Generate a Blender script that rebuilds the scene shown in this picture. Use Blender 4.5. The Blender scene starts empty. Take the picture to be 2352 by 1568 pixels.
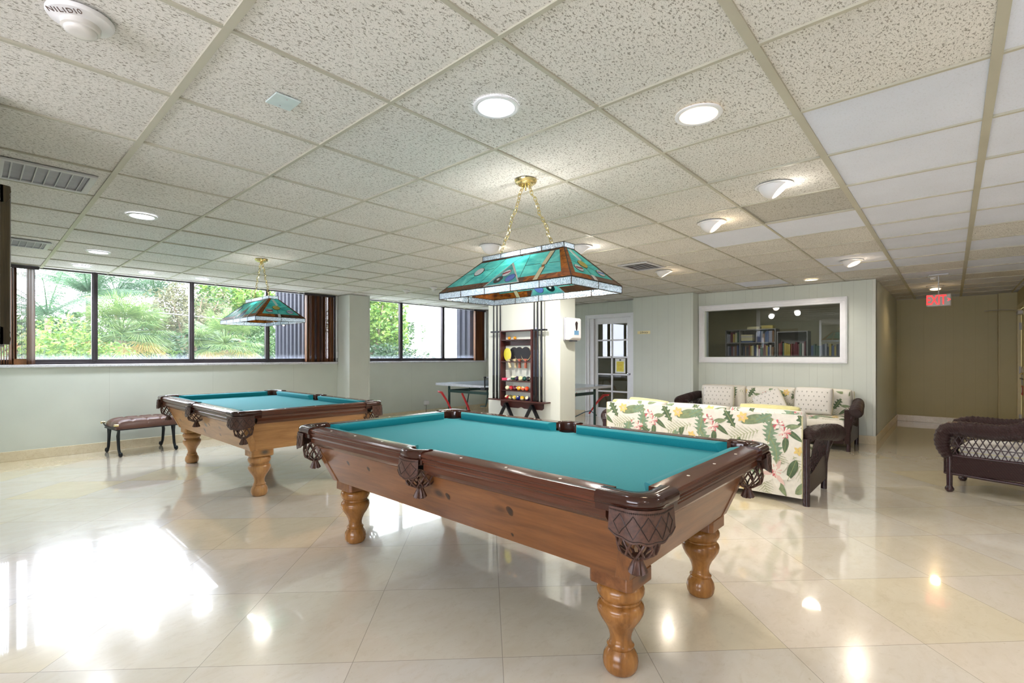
import bpy, math, random
from math import pi, sin, cos, radians, hypot, atan2, sqrt, floor as fl
from mathutils import Vector as V, Matrix
random.seed(11)
SC = bpy.context.scene
COL = SC.collection
HC = 1.25            # camera height
CZ = 2.343           # ceiling height

# ---------------------------------------------------------------- mesh builder
class MB:
    def __init__(s):
        s.v = []; s.f = []; s.m = []
    def add(s, vs, fs, m=0, M=None):
        o = len(s.v)
        if M is not None:
            vs = [M @ V(p) for p in vs]
        s.v += [tuple(p) for p in vs]
        s.f += [tuple(i + o for i in f) for f in fs]
        s.m += [m] * len(fs)
        return s
    def box(s, x0, x1, y0, y1, z0, z1, m=0, M=None):
        vs = [(x0,y0,z0),(x1,y0,z0),(x1,y1,z0),(x0,y1,z0),(x0,y0,z1),(x1,y0,z1),(x1,y1,z1),(x0,y1,z1)]
        return s.add(vs, [(0,3,2,1),(4,5,6,7),(0,1,5,4),(1,2,6,5),(2,3,7,6),(3,0,4,7)], m, M)
    def cbox(s, c, d, m=0, M=None):
        return s.box(c[0]-d[0]/2, c[0]+d[0]/2, c[1]-d[1]/2, c[1]+d[1]/2, c[2]-d[2]/2, c[2]+d[2]/2, m, M)
    def prism(s, pts, a, b, m=0, M=None, ax='z'):
        n = len(pts)
        def P(p, h):
            return (p[0],p[1],h) if ax == 'z' else ((h,p[0],p[1]) if ax == 'x' else (p[0],h,p[1]))
        vs = [P(p,a) for p in pts] + [P(p,b) for p in pts]
        fs = [tuple(range(n))[::-1], tuple(range(n, 2*n))] + [(i,(i+1)%n,(i+1)%n+n,i+n) for i in range(n)]
        return s.add(vs, fs, m, M)
    def loft(s, rings, m=0, M=None, closed=True, caps=True):
        n = len(rings[0]); vs = [p for r in rings for p in r]; fs = []
        for k in range(len(rings)-1):
            for i in range(n if closed else n-1):
                j = (i+1) % n
                fs.append((k*n+i, k*n+j, (k+1)*n+j, (k+1)*n+i))
        if caps and closed:
            fs.append(tuple(range(n))[::-1]); fs.append(tuple(range((len(rings)-1)*n, len(rings)*n)))
        return s.add(vs, fs, m, M)
    def tube(s, path, r, n=8, m=0, M=None, closed=False, caps=True, sx=1.0):
        path = [V(p) for p in path]; k = len(path)
        rr = r if hasattr(r, '__len__') else [r]*k
        rings = []; up = None
        for i in range(k):
            if closed: t = path[(i+1)%k] - path[(i-1)%k]
            else: t = path[min(i+1,k-1)] - path[max(i-1,0)]
            if t.length < 1e-9: t = V((0,0,1))
            t.normalize()
            if up is None:
                up = V((0,0,1)) if abs(t.z) < .9 else V((1,0,0))
            a = t.cross(up)
            if a.length < 1e-6: a = t.cross(V((1,0,0)))
            a.normalize(); b = a.cross(t); b.normalize(); up = b
            rings.append([path[i] + a*(cos(2*pi*j/n)*rr[i]*sx) + b*(sin(2*pi*j/n)*rr[i]) for j in range(n)])
        if closed: rings.append(rings[0])
        return s.loft(rings, m, M, True, caps and not closed)
    def lathe(s, prof, n=24, c=(0,0,0), m=0, M=None, caps=True):
        rings = [[(c[0]+r*cos(2*pi*j/n), c[1]+r*sin(2*pi*j/n), c[2]+z) for j in range(n)] for r, z in prof]
        return s.loft(rings, m, M, True, caps)
    def grid(s, f, nu, nv, m=0, M=None, wrap=False):
        vs = [f(i/nu, j/nv) for j in range(nv+1) for i in range(nu+1)]; fs = []
        for j in range(nv):
            for i in range(nu):
                a = j*(nu+1)+i
                fs.append((a, a+1, a+nu+2, a+nu+1))
        return s.add(vs, fs, m, M)
    def sphere(s, c, r, n=16, k=10, m=0, M=None, sz=1.0):
        return s.lathe([(max(1e-4, r*sin(pi*i/k)), -r*cos(pi*i/k)*sz) for i in range(k+1)], n, c, m, M)
    def build(s, name, mats, parent=None, smooth=None, bevel=0, loc=None, kind=None, solid=0):
        me = bpy.data.meshes.new(name)
        me.from_pydata(s.v, [], s.f)
        if not isinstance(mats, (list, tuple)): mats = [mats]
        for m in mats: me.materials.append(m)
        me.polygons.foreach_set('material_index', s.m)
        if smooth:
            me.shade_smooth()
            if smooth < 180: me.set_sharp_from_angle(angle=radians(smooth))
        me.update()
        o = bpy.data.objects.new(name, me); COL.objects.link(o)
        if parent is not None: o.parent = parent
        if loc: o.location = loc
        if bevel:
            b = o.modifiers.new('bevel', 'BEVEL'); b.width = bevel; b.segments = 2; b.limit_method = 'ANGLE'; b.angle_limit = radians(40)
            b.harden_normals = False
        if solid:
            b = o.modifiers.new('solid', 'SOLIDIFY'); b.thickness = solid
        if kind: o['kind'] = kind
        return o

def thing(name, label, cat, loc=(0,0,0), rz=0, group=None):
    o = bpy.data.objects.new(name, None); COL.objects.link(o)
    o.empty_display_size = .1
    o.location = loc; o.rotation_euler = (0,0,rz); o['label'] = label; o['category'] = cat
    if group: o['group'] = group
    return o
def tag(o, label, cat, group=None, kind=None):
    o['label'] = label; o['category'] = cat
    if group: o['group'] = group
    if kind: o['kind'] = kind
    return o
def struct(o):
    o['kind'] = 'structure'; return o
def arc(cx, cy, r, a0, a1, n):
    return [(cx+r*cos(radians(a0+(a1-a0)*i/n)), cy+r*sin(radians(a0+(a1-a0)*i/n))) for i in range(n+1)]

# ---------------------------------------------------------------- materials
def lin(c):
    return tuple((x/255/12.92 if x/255 <= .04045 else ((x/255+.055)/1.055)**2.4) for x in c) + (1,)
class NT:
    def __init__(s, name):
        s.mat = bpy.data.materials.new(name); s.mat.use_nodes = True
        s.t = s.mat.node_tree; s.t.nodes.clear(); s.out = s.t.nodes.new('ShaderNodeOutputMaterial')
        s.tc = None
    def n(s, typ, **kw):
        nd = s.t.nodes.new(typ)
        for k, v in kw.items(): setattr(nd, k, v)
        return nd
    def l(s, a, b): s.t.links.new(a, b)
    def obj(s, scale=(1,1,1), rot=(0,0,0), loc=(0,0,0)):
        if s.tc is None: s.tc = s.n('ShaderNodeTexCoord')
        m = s.n('ShaderNodeMapping'); s.l(s.tc.outputs['Object'], m.inputs[0])
        m.inputs['Scale'].default_value = scale; m.inputs['Rotation'].default_value = rot; m.inputs['Location'].default_value = loc
        return m.outputs[0]
    def noise(s, vec, scale, detail=3, rough=.5, dist=0):
        nd = s.n('ShaderNodeTexNoise'); s.l(vec, nd.inputs['Vector'])
        nd.inputs['Scale'].default_value = scale; nd.inputs['Detail'].default_value = detail
        nd.inputs['Roughness'].default_value = rough; nd.inputs['Distortion'].default_value = dist
        return nd.outputs[0]
    def ramp(s, fac, stops, interp='LINEAR'):
        r = s.n('ShaderNodeValToRGB'); s.l(fac, r.inputs[0]); cr = r.color_ramp; cr.interpolation = interp
        while len(cr.elements) < len(stops): cr.elements.new(.5)
        for e, (p, c) in zip(cr.elements, stops):
            e.position = p; e.color = c if hasattr(c, '__len__') else (c, c, c, 1)
        return r.outputs[0]
    def math(s, op, a, b=None, c=None):
        m = s.n('ShaderNodeMath', operation=op)
        for i, x in enumerate((a, b, c)):
            if x is None: continue
            if hasattr(x, 'node'): s.l(x, m.inputs[i])
            else: m.inputs[i].default_value = x
        return m.outputs[0]
    def mix(s, fac, a, b, blend='MIX'):
        m = s.n('ShaderNodeMix', data_type='RGBA', blend_type=blend)
        for i, x in ((0, fac), (6, a), (7, b)):
            if hasattr(x, 'node'): s.l(x, m.inputs[i])
            else: m.inputs[i].default_value = x
        return m.outputs[2]
    def bump(s, h, strength=.3, dist=.01):
        b = s.n('ShaderNodeBump'); s.l(h, b.inputs['Height']); b.inputs['Strength'].default_value = strength
        b.inputs['Distance'].default_value = dist
        return b.outputs[0]
    def pr(s, col, rough=.5, metal=0, normal=None, **kw):
        p = s.n('ShaderNodeBsdfPrincipled')
        for k, x in (('Base Color', col), ('Roughness', rough), ('Metallic', metal)):
            if hasattr(x, 'node'): s.l(x, p.inputs[k])
            else: p.inputs[k].default_value = x
        if normal is not None: s.l(normal, p.inputs['Normal'])
        for k, x in kw.items():
            k = k.replace('_', ' ')
            if hasattr(x, 'node'): s.l(x, p.inputs[k])
            else: p.inputs[k].default_value = x
        return p.outputs[0]
    def done(s, sh):
        s.l(sh, s.out.inputs[0]); return s.mat

def plain(name, rgb, rough=.5, metal=0, var=.08, scale=15, bump=0, bscale=200, **kw):
    t = NT(name); c = lin(rgb); v = t.obj()
    nz = t.noise(v, scale, 4)
    d = tuple(x*(1-var) for x in c[:3])+(1,); e = tuple(min(1, x*(1+var)) for x in c[:3])+(1,)
    col = t.ramp(nz, [(.3, d), (.7, e)])
    nm = t.bump(t.noise(v, bscale, 2), bump, .002) if bump else None
    return t.done(t.pr(col, rough, metal, nm, **kw))
def emis(name, rgb, strength):
    t = NT(name); e = t.n('ShaderNodeEmission'); e.inputs[0].default_value = lin(rgb); e.inputs[1].default_value = strength
    return t.done(e.outputs[0])
def wood(name, dark, light, axis, rough=.3, gscale=1.0, knots=False, kcol=(70,38,20), dk=.25, **kw):
    t = NT(name); st = 1.0; q = 14.0*gscale
    sc = [q, q, q]; sc[axis] = st
    v = t.obj(scale=tuple(sc))
    n1 = t.noise(v, 1.6, 5, .6, .6); n2 = t.noise(t.obj(scale=tuple(x*4 for x in sc)), 2.0, 4, .6)
    a, b = lin(dark), lin(light)
    c1 = t.ramp(n1, [(.28, a), (.72, b)])
    c2 = t.mix(t.math('MULTIPLY', t.ramp(n2, [(.45, 0.0), (.75, 1.0)]), dk), c1, tuple(x*.45 for x in a[:3])+(1,))
    col = c2
    if knots:
        ks = [5.2, 5.2, 5.2]; ks[axis] = 3.2
        vo = t.n('ShaderNodeTexVoronoi'); t.l(t.obj(scale=tuple(ks), loc=(.37,.13,.71)), vo.inputs['Vector']); vo.inputs['Scale'].default_value = 1
        vo.inputs['Randomness'].default_value = 1
        k = t.ramp(vo.outputs['Distance'], [(.055, 1.0), (.10, .55), (.17, 0.0)])
        col = t.mix(k, c2, lin(kcol))
    return t.done(t.pr(col, rough, 0, t.bump(n2, .06, .002), **kw))

M = {}
# walls: pale green painted panelling with irregular vertical grooves, per wall direction
def panel(name, axis, rgb=(208,213,204), gr=(.004, .13, .245, .335, .50, .585, .75, .87), amt=.22):
    t = NT(name)
    if t.tc is None: t.tc = t.n('ShaderNodeTexCoord')
    sp = t.n('ShaderNodeSeparateXYZ'); t.l(t.tc.outputs['Object'], sp.inputs[0])
    u = t.math('FRACT', t.math('DIVIDE', t.math('ADD', sp.outputs[axis], 50.3), 1.219))
    g = None
    for p in gr:
        d = t.math('LESS_THAN', t.math('ABSOLUTE', t.math('SUBTRACT', u, p)), .0022)
        g = d if g is None else t.math('MAXIMUM', g, d)
    nz = t.noise(t.obj(), 3, 4)
    c = lin(rgb); col = t.ramp(nz, [(.3, tuple(x*.955 for x in c[:3])+(1,)), (.7, c)])
    col = t.mix(t.math('MULTIPLY', g, amt), col, tuple(x*.42 for x in c[:3])+(1,))
    h = t.math('SUBTRACT', 1.0, g)
    return t.done(t.pr(col, .42, 0, t.bump(h, .35, .003), Specular_IOR_Level=.35))
M['pan_x'] = panel('painted_panelling_a', 0)
M['pan_y'] = panel('painted_panelling_b', 1)
M['pan_s'] = panel('painted_sheet_panelling', 0, gr=(.265,))
M['paint'] = plain('pale_green_paint', (210,213,204), .4, var=.03, scale=3)
M['pan_dim'] = panel('panelling_dim_warm_tint', 1, (188,178,134), amt=.15)  # wall paint turned khaki: the corridor's dim warm light put into the colour
M['paint_dim'] = plain('paint_dim_warm_tint', (190,180,138), .45, var=.03, scale=3)  # plain paint with the same dim warm light tinted in
M['ext'] = plain('exterior_render', (235,235,232), .8, var=.05, scale=2)

def floor_mat():
    t = NT('polished_marble_tiles')
    t.tc = t.n('ShaderNodeTexCoord')
    def dot(a):
        d = t.n('ShaderNodeVectorMath', operation='DOT_PRODUCT'); t.l(t.tc.outputs['Object'], d.inputs[0]); d.inputs[1].default_value = a
        return d.outputs['Value']
    k = 1/sqrt(2); T = .612
    u = t.math('DIVIDE', t.math('ADD', dot((k,-k,0)), 20*T-.064), T)
    w = t.math('DIVIDE', t.math('ADD', dot((k,k,0)), 20*T-2.022), T)
    def edge(x):
        f = t.math('FRACT', x); return t.math('MINIMUM', f, t.math('SUBTRACT', 1.0, f))
    grout = t.math('LESS_THAN', t.math('MINIMUM', edge(u), edge(w)), .0026)
    cell = t.n('ShaderNodeCombineXYZ'); t.l(t.math('FLOOR', u), cell.inputs[0]); t.l(t.math('FLOOR', w), cell.inputs[1])
    wn = t.n('ShaderNodeTexWhiteNoise'); t.l(cell.outputs[0], wn.inputs['Vector'])
    tint = t.ramp(wn.outputs['Value'], [(0, lin((230,221,204))), (.3, lin((224,217,205))), (.5, lin((232,219,202))), (.7, lin((221,215,204))), (.86, lin((234,219,184))), (1, lin((227,218,201)))])
    off = t.n('ShaderNodeVectorMath', operation='ADD'); t.l(t.tc.outputs['Object'], off.inputs[0]); t.l(wn.outputs['Color'], off.inputs[1])
    sc = t.n('ShaderNodeVectorMath', operation='MULTIPLY'); t.l(off.outputs[0], sc.inputs[0]); sc.inputs[1].default_value = (1,1.6,1)
    n1 = t.noise(sc.outputs[0], 3.2, 6, .62, 1.2); n2 = t.noise(sc.outputs[0], 16, 5, .65, .8); n3 = t.noise(sc.outputs[0], 60, 3, .6, 1.5)
    col = t.mix(t.ramp(n1, [(.38, 0.0), (.72, .38)]), tint, lin((208,192,162)))
    col = t.mix(t.ramp(n2, [(.52, 0.0), (.75, .30)]), col, lin((196,180,152)))
    col = t.mix(t.ramp(n3, [(.66, 0.0), (.74, .35)]), col, lin((170,140,100)))
    col = t.mix(t.math('MULTIPLY', grout, .55), col, lin((128,118,102)))
    rough = t.ramp(n2, [(.3, .12), (.75, .22)])
    return t.done(t.pr(col, rough, 0, t.bump(t.math('SUBTRACT', 1.0, grout), .15, .001), IOR=1.55, Coat_Weight=1.0, Coat_Roughness=.035, Coat_IOR=1.55))
M['floor'] = floor_mat()
def stone(name, a, b, vein):
    t = NT(name); v = t.obj()
    n1 = t.noise(v, 5, 6, .6, 1.5); n2 = t.noise(v, 22, 5, .65, 2.5)
    col = t.ramp(n1, [(.3, lin(a)), (.7, lin(b))])
    col = t.mix(t.ramp(n2, [(.55, 0.0), (.62, .5), (.7, 0.0)]), col, lin(vein))
    return t.done(t.pr(col, .25))
M['base'] = stone('marble_baseboard', (214,200,170), (226,214,188), (196,176,138))
M['sill'] = stone('grey_veined_marble', (200,200,205), (222,222,226), (130,130,140))

def tile_mat(name, rot, amt=1.0, rgb=(230,227,222)):
    t = NT(name); v = t.obj(scale=(1.0,1.9,1), rot=(0,0,rot))
    n1 = t.noise(v, 74, 3, .62, .6); n2 = t.noise(v, 210, 2, .5); n3 = t.noise(t.obj(), 2.5, 3)
    base = t.ramp(n3, [(.3, tuple(x*.93 for x in lin(rgb)[:3])+(1,)), (.7, lin(rgb))])
    holes = t.ramp(n1, [(.565, 0.0), (.61, 1.0)])
    fine = t.ramp(n2, [(.60, 0.0), (.68, .6)])
    h = t.math('MAXIMUM', holes, fine)
    col = t.mix(t.math('MULTIPLY', h, .66*amt), base, lin((96,86,66)))
    return t.done(t.pr(col, .85, 0, t.bump(t.math('SUBTRACT', 1.0, h), .5*amt, .004), Specular_IOR_Level=.2))
M['tile_a'] = tile_mat('fissured_ceiling_tile_a', .6)
M['tile_b'] = tile_mat('fissured_ceiling_tile_b', 2.0)
M['tile_w'] = tile_mat('smooth_ceiling_tile', .6, .12, (224,229,244))
M['tile_d'] = tile_mat('grey_fissured_ceiling_tile', 1.2, .9, (196,194,188))  # a single tile with a greyer base colour
M['tee'] = plain('aged_ceiling_grid_metal', (184,180,164), .45, var=.06, scale=4)
M['alu'] = plain('painted_vent_metal', (196,196,200), .4, var=.03)
M['bronze'] = plain('dark_bronze_window_frame', (74,68,72), .32, .5, var=.1)
M['brass'] = plain('polished_brass', (222,204,146), .2, 1.0, var=.05)
M['white'] = plain('white_gloss_paint', (236,236,240), .3, var=.02)
M['whitep'] = plain('white_plastic', (226,224,226), .35, var=.02)
M['black'] = plain('black_metal', (26,27,32), .35, .3, var=.1)
M['iron'] = plain('wrought_iron', (38,42,46), .42, .6, var=.15, scale=40, bump=.15)
M['green_metal'] = plain('dark_green_steel_tube', (38,66,62), .35, .3, var=.1)
M['red_metal'] = plain('red_painted_steel', (196,52,52), .3, .1, var=.1)
M['dark'] = plain('dark_void', (14,13,14), .8, var=.1)
def glass(name, rgb=(235,240,240), f=1.0):
    t = NT(name)
    lw = t.n('ShaderNodeLayerWeight'); lw.inputs[0].default_value = .5
    sch = t.math('ADD', t.math('MULTIPLY', t.math('POWER', lw.outputs['Facing'], 5.0), .95), .045)
    tr = t.n('ShaderNodeBsdfTransparent'); tr.inputs[0].default_value = lin(rgb)
    g = t.n('ShaderNodeBsdfGlossy'); g.inputs['Roughness'].default_value = .0
    g.inputs[0].default_value = (.97,.98,1,1)
    mx = t.n('ShaderNodeMixShader'); t.l(t.math('MINIMUM', t.math('MULTIPLY', sch, f), 1.0), mx.inputs[0]); t.l(tr.outputs[0], mx.inputs[1]); t.l(g.outputs[0], mx.inputs[2])
    return t.done(mx.outputs[0])
M['glass'] = glass('window_glass')
M['glass_lib'] = glass('library_window_glass', (214,218,222), 1.5)

def text3d(body, size, mat, parent, loc, rot, scale=(1,1,1), **kw):
    cu = bpy.data.curves.new('lettering', 'FONT'); cu.body = body; cu.size = size; cu.align_x = 'CENTER'; cu.align_y = 'CENTER'
    for a, b in kw.items(): setattr(cu, a, b)
    tmp = bpy.data.objects.new('tmp', cu); COL.objects.link(tmp)
    bpy.context.view_layer.update()
    me = bpy.data.meshes.new_from_object(tmp.evaluated_get(bpy.context.evaluated_depsgraph_get()))
    bpy.data.objects.remove(tmp); me.name = 'lettering'; me.materials.clear(); me.materials.append(mat)
    o = bpy.data.objects.new('lettering', me); COL.objects.link(o); o.parent = parent
    o.location = loc; o.rotation_euler = rot; o.scale = scale
    return o
WORLD = 10; EXPO = 0.42; SUNP = 3.0; REAR_FILL = 40
# ---------------------------------------------------------------- room shell
WL = 8.30            # window wall face (runs along x)
GX0, GY0, GS = .571, 1.798, .640     # ceiling grid
def wall(name, x0, x1, y0, y1, z0, z1, m, bv=0):
    return struct(MB().box(x0,x1,y0,y1,z0,z1).build(name, m, bevel=bv))
fb = MB().box(-3.2, 12.4, -3.4, 8.42, -.12, 0)
struct(fb.build('floor', M['floor']))
# ceiling: one slab of individually laid tiles
cb = MB(); rnd = random.Random(5)
for i in range(-6, 19):
    for j in range(-8, 11):
        x0, x1 = GX0+i*GS, GX0+(i+1)*GS; y0, y1 = GY0+j*GS, GY0+(j+1)*GS
        if x0 > 12.3 or y0 > 8.4: continue
        x1 = min(x1, 12.4); y1 = min(y1, 8.42)
        m = 0 if rnd.random() < .5 else 1
        if j <= -3 and i >= 2 and rnd.random() < .88: m = 2
        if (i, j) in ((6,-1),(6,-2),(9,-2),(10,-2),(11,0)): m = 2
        if (i, j) in ((2,-3),): m = 0
        if (i, j) in ((3,-3),(4,-3),(5,-3),(6,-3),(7,-3),(8,-3),(9,-3),(10,-3)): m = 2
        if (i, j) in ((11,-3),(10,-4)): m = 1
        dz = rnd.uniform(.004, .009)
        if (i, j) == (5,-2): m = 3; dz = .014
        a = [rnd.uniform(-.0015, .0015) for _ in range(4)]
        g = .002
        cb.add([(x0+g,y0+g,CZ+dz+a[0]),(x1-g,y0+g,CZ+dz+a[1]),(x1-g,y1-g,CZ+dz+a[2]),(x0+g,y1-g,CZ+dz+a[3]),
                (x0,y0,CZ+.03),(x1,y0,CZ+.03),(x1,y1,CZ+.03),(x0,y1,CZ+.03)],
               [(0,1,2,3)[::-1],(4,5,6,7),(0,4,5,1),(1,5,6,2),(2,6,7,3),(3,7,4,0)][0:], m)
cb.box(-3.2,12.4,-3.4,8.45,CZ+.06,CZ+.2,4)
ceil = struct(cb.build('ceiling', [M['tile_a'], M['tile_b'], M['tile_w'], M['tile_d'], M['dark']]))
gb = MB()
for i in range(-6, 20):
    x = GX0+i*GS; w = .014 if i in (0,) else .0085
    if x < 12.4: gb.box(x-w, x+w, -3.4, 8.42, CZ-.002, CZ+.012)
for j in range(-8, 12):
    y = GY0+j*GS; w = .0165 if j in (-2,-3) else .0085
    if y < 8.4: gb.box(-3.2, 12.4, y-w, y+w, CZ-.0025 if j in (-2,-3) else CZ-.0015, CZ+.012)
gb.build('ceiling_grid', M['tee'], ceil)

SZ = 1.148           # sill height
# window wall, lower part and structure
struct(MB().box(-3.0, 4.46, WL, 8.50, 0, SZ-.035).build('wall_left', M['pan_s']))
struct(MB().box(4.85, 8.60, WL, 8.50, 0, SZ-.035).build('wall_left_rear', M['pan_s']))
struct(MB().box(-3.0, 8.6, 8.43, 8.52, CZ, CZ+.5).build('wall_left_header', M['ext']))
struct(MB().box(4.455, 4.85, 7.885, 8.50, 0, CZ).build('wall_left_pier', M['paint'], bevel=.006))
struct(MB().box(4.835, 4.862, 7.878, 7.90, 0, CZ).build('trim_1', M['paint'], bevel=.003))
struct(MB().box(8.27, 8.80, 7.75, 8.50, 0, CZ).build('wall_rear_corner', M['paint']))
struct(MB().box(-3.2, -3.0, -3.4, 8.5, 0, 1.0).box(-3.2,-3.0,2.4,8.5,1.0,CZ).box(-3.2,-3.0,-3.4,-1.2,1.0,CZ).build('wall_back', M['pan_y']))  # upper opening in this unseen wall is added to let sky light in
# left partition seen edge on
struct(MB().box(-.25, .078, 2.97, 8.30, 0, CZ).build('wall_partition', M['pan_y']))

def window(name, x0, x1, mull, sillx0, sillx1, label=None):
    w = bpy.data.objects.new(name, None); COL.objects.link(w); struct(w); w.location = (0,0,0)
    fr = MB()
    fr.box(x0, x1, 8.37, 8.42, SZ, SZ+.062)
    fr.box(x0, x1, 8.365, 8.40, SZ, SZ+.028)
    fr.box(x0, x1, 8.37, 8.42, CZ-.01, CZ+.05)
    edges = [x0] + [m for m in mull] + [x1]
    for m in mull: 
        fr.box(m-.030, m+.030, 8.36, 8.43, SZ+.03, CZ+.04)
        fr.box(m-.014, m+.014, 8.345, 8.36, SZ+.03, CZ+.04)
    fr.box(x0, x0+.03, 8.37, 8.42, SZ, CZ); fr.box(x1-.03, x1, 8.37, 8.42, SZ, CZ)
    fr.build('window_frame', M['bronze'], w, bevel=.003)
    for a, b in zip(edges[:-1], edges[1:]):
        MB().box(a+.012, b-.012, 8.392, 8.397, SZ+.05, CZ+.02).build('pane', M['glass_out'], w)
    MB().box(sillx0, sillx1, 8.262, 8.375, SZ-.035, SZ).build('window_sill', M['sill'], w, bevel=.006)
    return w
# glass of the outside windows with a hazy salt-sprayed bottom edge
def glass_out():
    t = NT('salt_hazed_window_glass')
    lw = t.n('ShaderNodeLayerWeight'); lw.inputs[0].default_value = .5
    sch = t.math('ADD', t.math('MULTIPLY', t.math('POWER', lw.outputs['Facing'], 5.0), .95), .04)
    tr = t.n('ShaderNodeBsdfTransparent'); tr.inputs[0].default_value = (.97,.98,.98,1)
    g = t.n('ShaderNodeBsdfGlossy'); g.inputs['Roughness'].default_value = 0
    mx = t.n('ShaderNodeMixShader'); t.l(sch, mx.inputs[0]); t.l(tr.outputs[0], mx.inputs[1]); t.l(g.outputs[0], mx.inputs[2])
    if t.tc is None: t.tc = t.n('ShaderNodeTexCoord')
    sp = t.n('ShaderNodeSeparateXYZ'); t.l(t.tc.outputs['Object'], sp.inputs[0])
    z = t.math('DIVIDE', t.math('SUBTRACT', sp.outputs[2], SZ+.05), .085)
    n = t.noise(t.obj(scale=(9,1,1.2)), 9, 4, .7)
    h = t.math('SUBTRACT', 1.0, t.math('ADD', z, t.math('MULTIPLY', t.math('SUBTRACT', n, .5), 1.6)))
    hz = t.ramp(h, [(.0, .012), (.5, .10), (1.0, .28)])
    tl = t.n('ShaderNodeBsdfTranslucent'); tl.inputs[0].default_value = (.8,.84,1,1)
    df = t.n('ShaderNodeBsdfDiffuse'); df.inputs[0].default_value = (.8,.84,1,1)
    ad = t.n('ShaderNodeMixShader'); t.l(tl.outputs[0], ad.inputs[1]); t.l(df.outputs[0], ad.inputs[2])
    m2 = t.n('ShaderNodeMixShader'); t.l(hz, m2.inputs[0]); t.l(mx.outputs[0], m2.inputs[1]); t.l(ad.outputs[0], m2.inputs[2])
    return t.done(m2.outputs[0])
M['glass_out'] = glass_out()
window('window_1', -2.9, 4.455, (-1.1, -.02, 1.080, 2.183, 3.262), -2.9, 4.44)
window('window_2', 4.85, 8.27, (5.888, 7.000), 4.85, 8.268)

# far side: door wall, middle wall, library window wall, corridor
def holewall(name, x0, x1, y0, y1, m, holes):
    mb = MB(); ys = y0
    for (a, b, z0, z1) in sorted(holes):
        mb.box(x0,x1,ys,a,0,CZ)
        if z0 > 0: mb.box(x0,x1,a,b,0,z0)
        mb.box(x0,x1,a,b,z1,CZ); ys = b
    mb.box(x0,x1,ys,y1,0,CZ)
    return struct(mb.build(name, m))
holewall('wall_rear_door', 8.60, 8.72, 4.43, 7.9, M['pan_y'], [(4.625, 5.60, 0, 2.03)])
struct(MB().box(8.30, 8.72, 3.30, 4.43, 0, CZ).build('wall_rear_middle', M['pan_y']))
holewall('wall_rear_library', 8.55, 8.70, .80, 3.30, M['pan_y'], [(1.222, 3.184, 1.238, 2.03)])
struct(MB().box(8.545, 8.59, .795, .835, 0, CZ).build('trim_2', M['paint'], bevel=.004))
struct(MB().box(8.59, 12.1, .80, .90, 0, CZ).build('wall_corridor_left', M['pan_x']))
struct(MB().box(12.10, 12.3, -.60, 7.9, 0, CZ).build('wall_corridor_end', M['pan_dim']))
struct(MB().box(11.93, 12.3, -1.0, -.60, 0, CZ).build('wall_corridor_pier', M['pan_dim']))
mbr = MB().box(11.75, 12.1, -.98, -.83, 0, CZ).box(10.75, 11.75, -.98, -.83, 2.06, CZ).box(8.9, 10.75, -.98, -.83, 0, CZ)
struct(mbr.build('wall_corridor_right', M['paint_dim']))
struct(MB().box(8.9, 9.0, -3.3, -.98, 0, CZ).build('wall_right_return', M['pan_y']))
struct(MB().box(-3.0, 8.9, -3.4, -3.3, 0, CZ).build('wall_right', M['pan_x']))
struct(MB().box(8.70, 12.1, 7.8, 7.9, 0, CZ).build('wall_library_side', M['paint']))
# baseboards
def bb(name, x0, x1, y0, y1, z=.118):
    return struct(MB().box(x0,x1,y0,y1,0,z).build(name, M['base'], bevel=.003))
bb('baseboard_left', .08, 4.455, WL-.012, WL+.002)
bb('baseboard_left_rear', 4.85, 8.27, WL-.012, WL+.002)
bb('baseboard_pier', 4.443, 4.862, 7.873, 7.886)
bb('baseboard_pier_side', 4.443, 4.456, 7.885, WL-.012)
bb('baseboard_rear_door', 8.588, 8.602, 5.70, 7.75)
bb('baseboard_rear_middle', 8.288, 8.302, 3.29, 4.43)
bb('baseboard_rear_library', 8.538, 8.552, .788, 3.30)
bb('baseboard_corridor_left', 8.545, 12.1, .788, .80)
bb('baseboard_corridor_end', 12.088, 12.10, -.60, .788)
bb('baseboard_rear_corner', 8.258, 8.272, 7.74, WL-.012)
# column with the cue rack
struct(MB().box(4.60, 4.91, 3.397, 4.574, 0, CZ).build('wall_column', M['paint'], bevel=.004))

# library picture window
lw = bpy.data.objects.new('window_3', None); COL.objects.link(lw); struct(lw)
def frame_yz(mb, x0, x1, ya, yb, za, zb, w, m=0):
    mb.box(x0,x1,ya,yb,za,za+w,m); mb.box(x0,x1,ya,yb,zb-w,zb,m)
    mb.box(x0,x1,ya,ya+w,za+w,zb-w,m); mb.box(x0,x1,yb-w,yb,za+w,zb-w,m)
f3 = MB(); frame_yz(f3, 8.520, 8.552, 1.128, 3.285, 1.142, 2.124, .062)
frame_yz(f3, 8.532, 8.60, 1.185, 3.228, 1.20, 2.066, .034); frame_yz(f3, 8.514, 8.53, 1.14, 3.273, 1.154, 2.112, .02)
f3.build('window_frame', M['white'], lw, bevel=.004)
MB().box(8.604, 8.609, 1.20, 3.205, 1.22, 2.05).build('pane', M['glass_lib'], lw)

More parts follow.
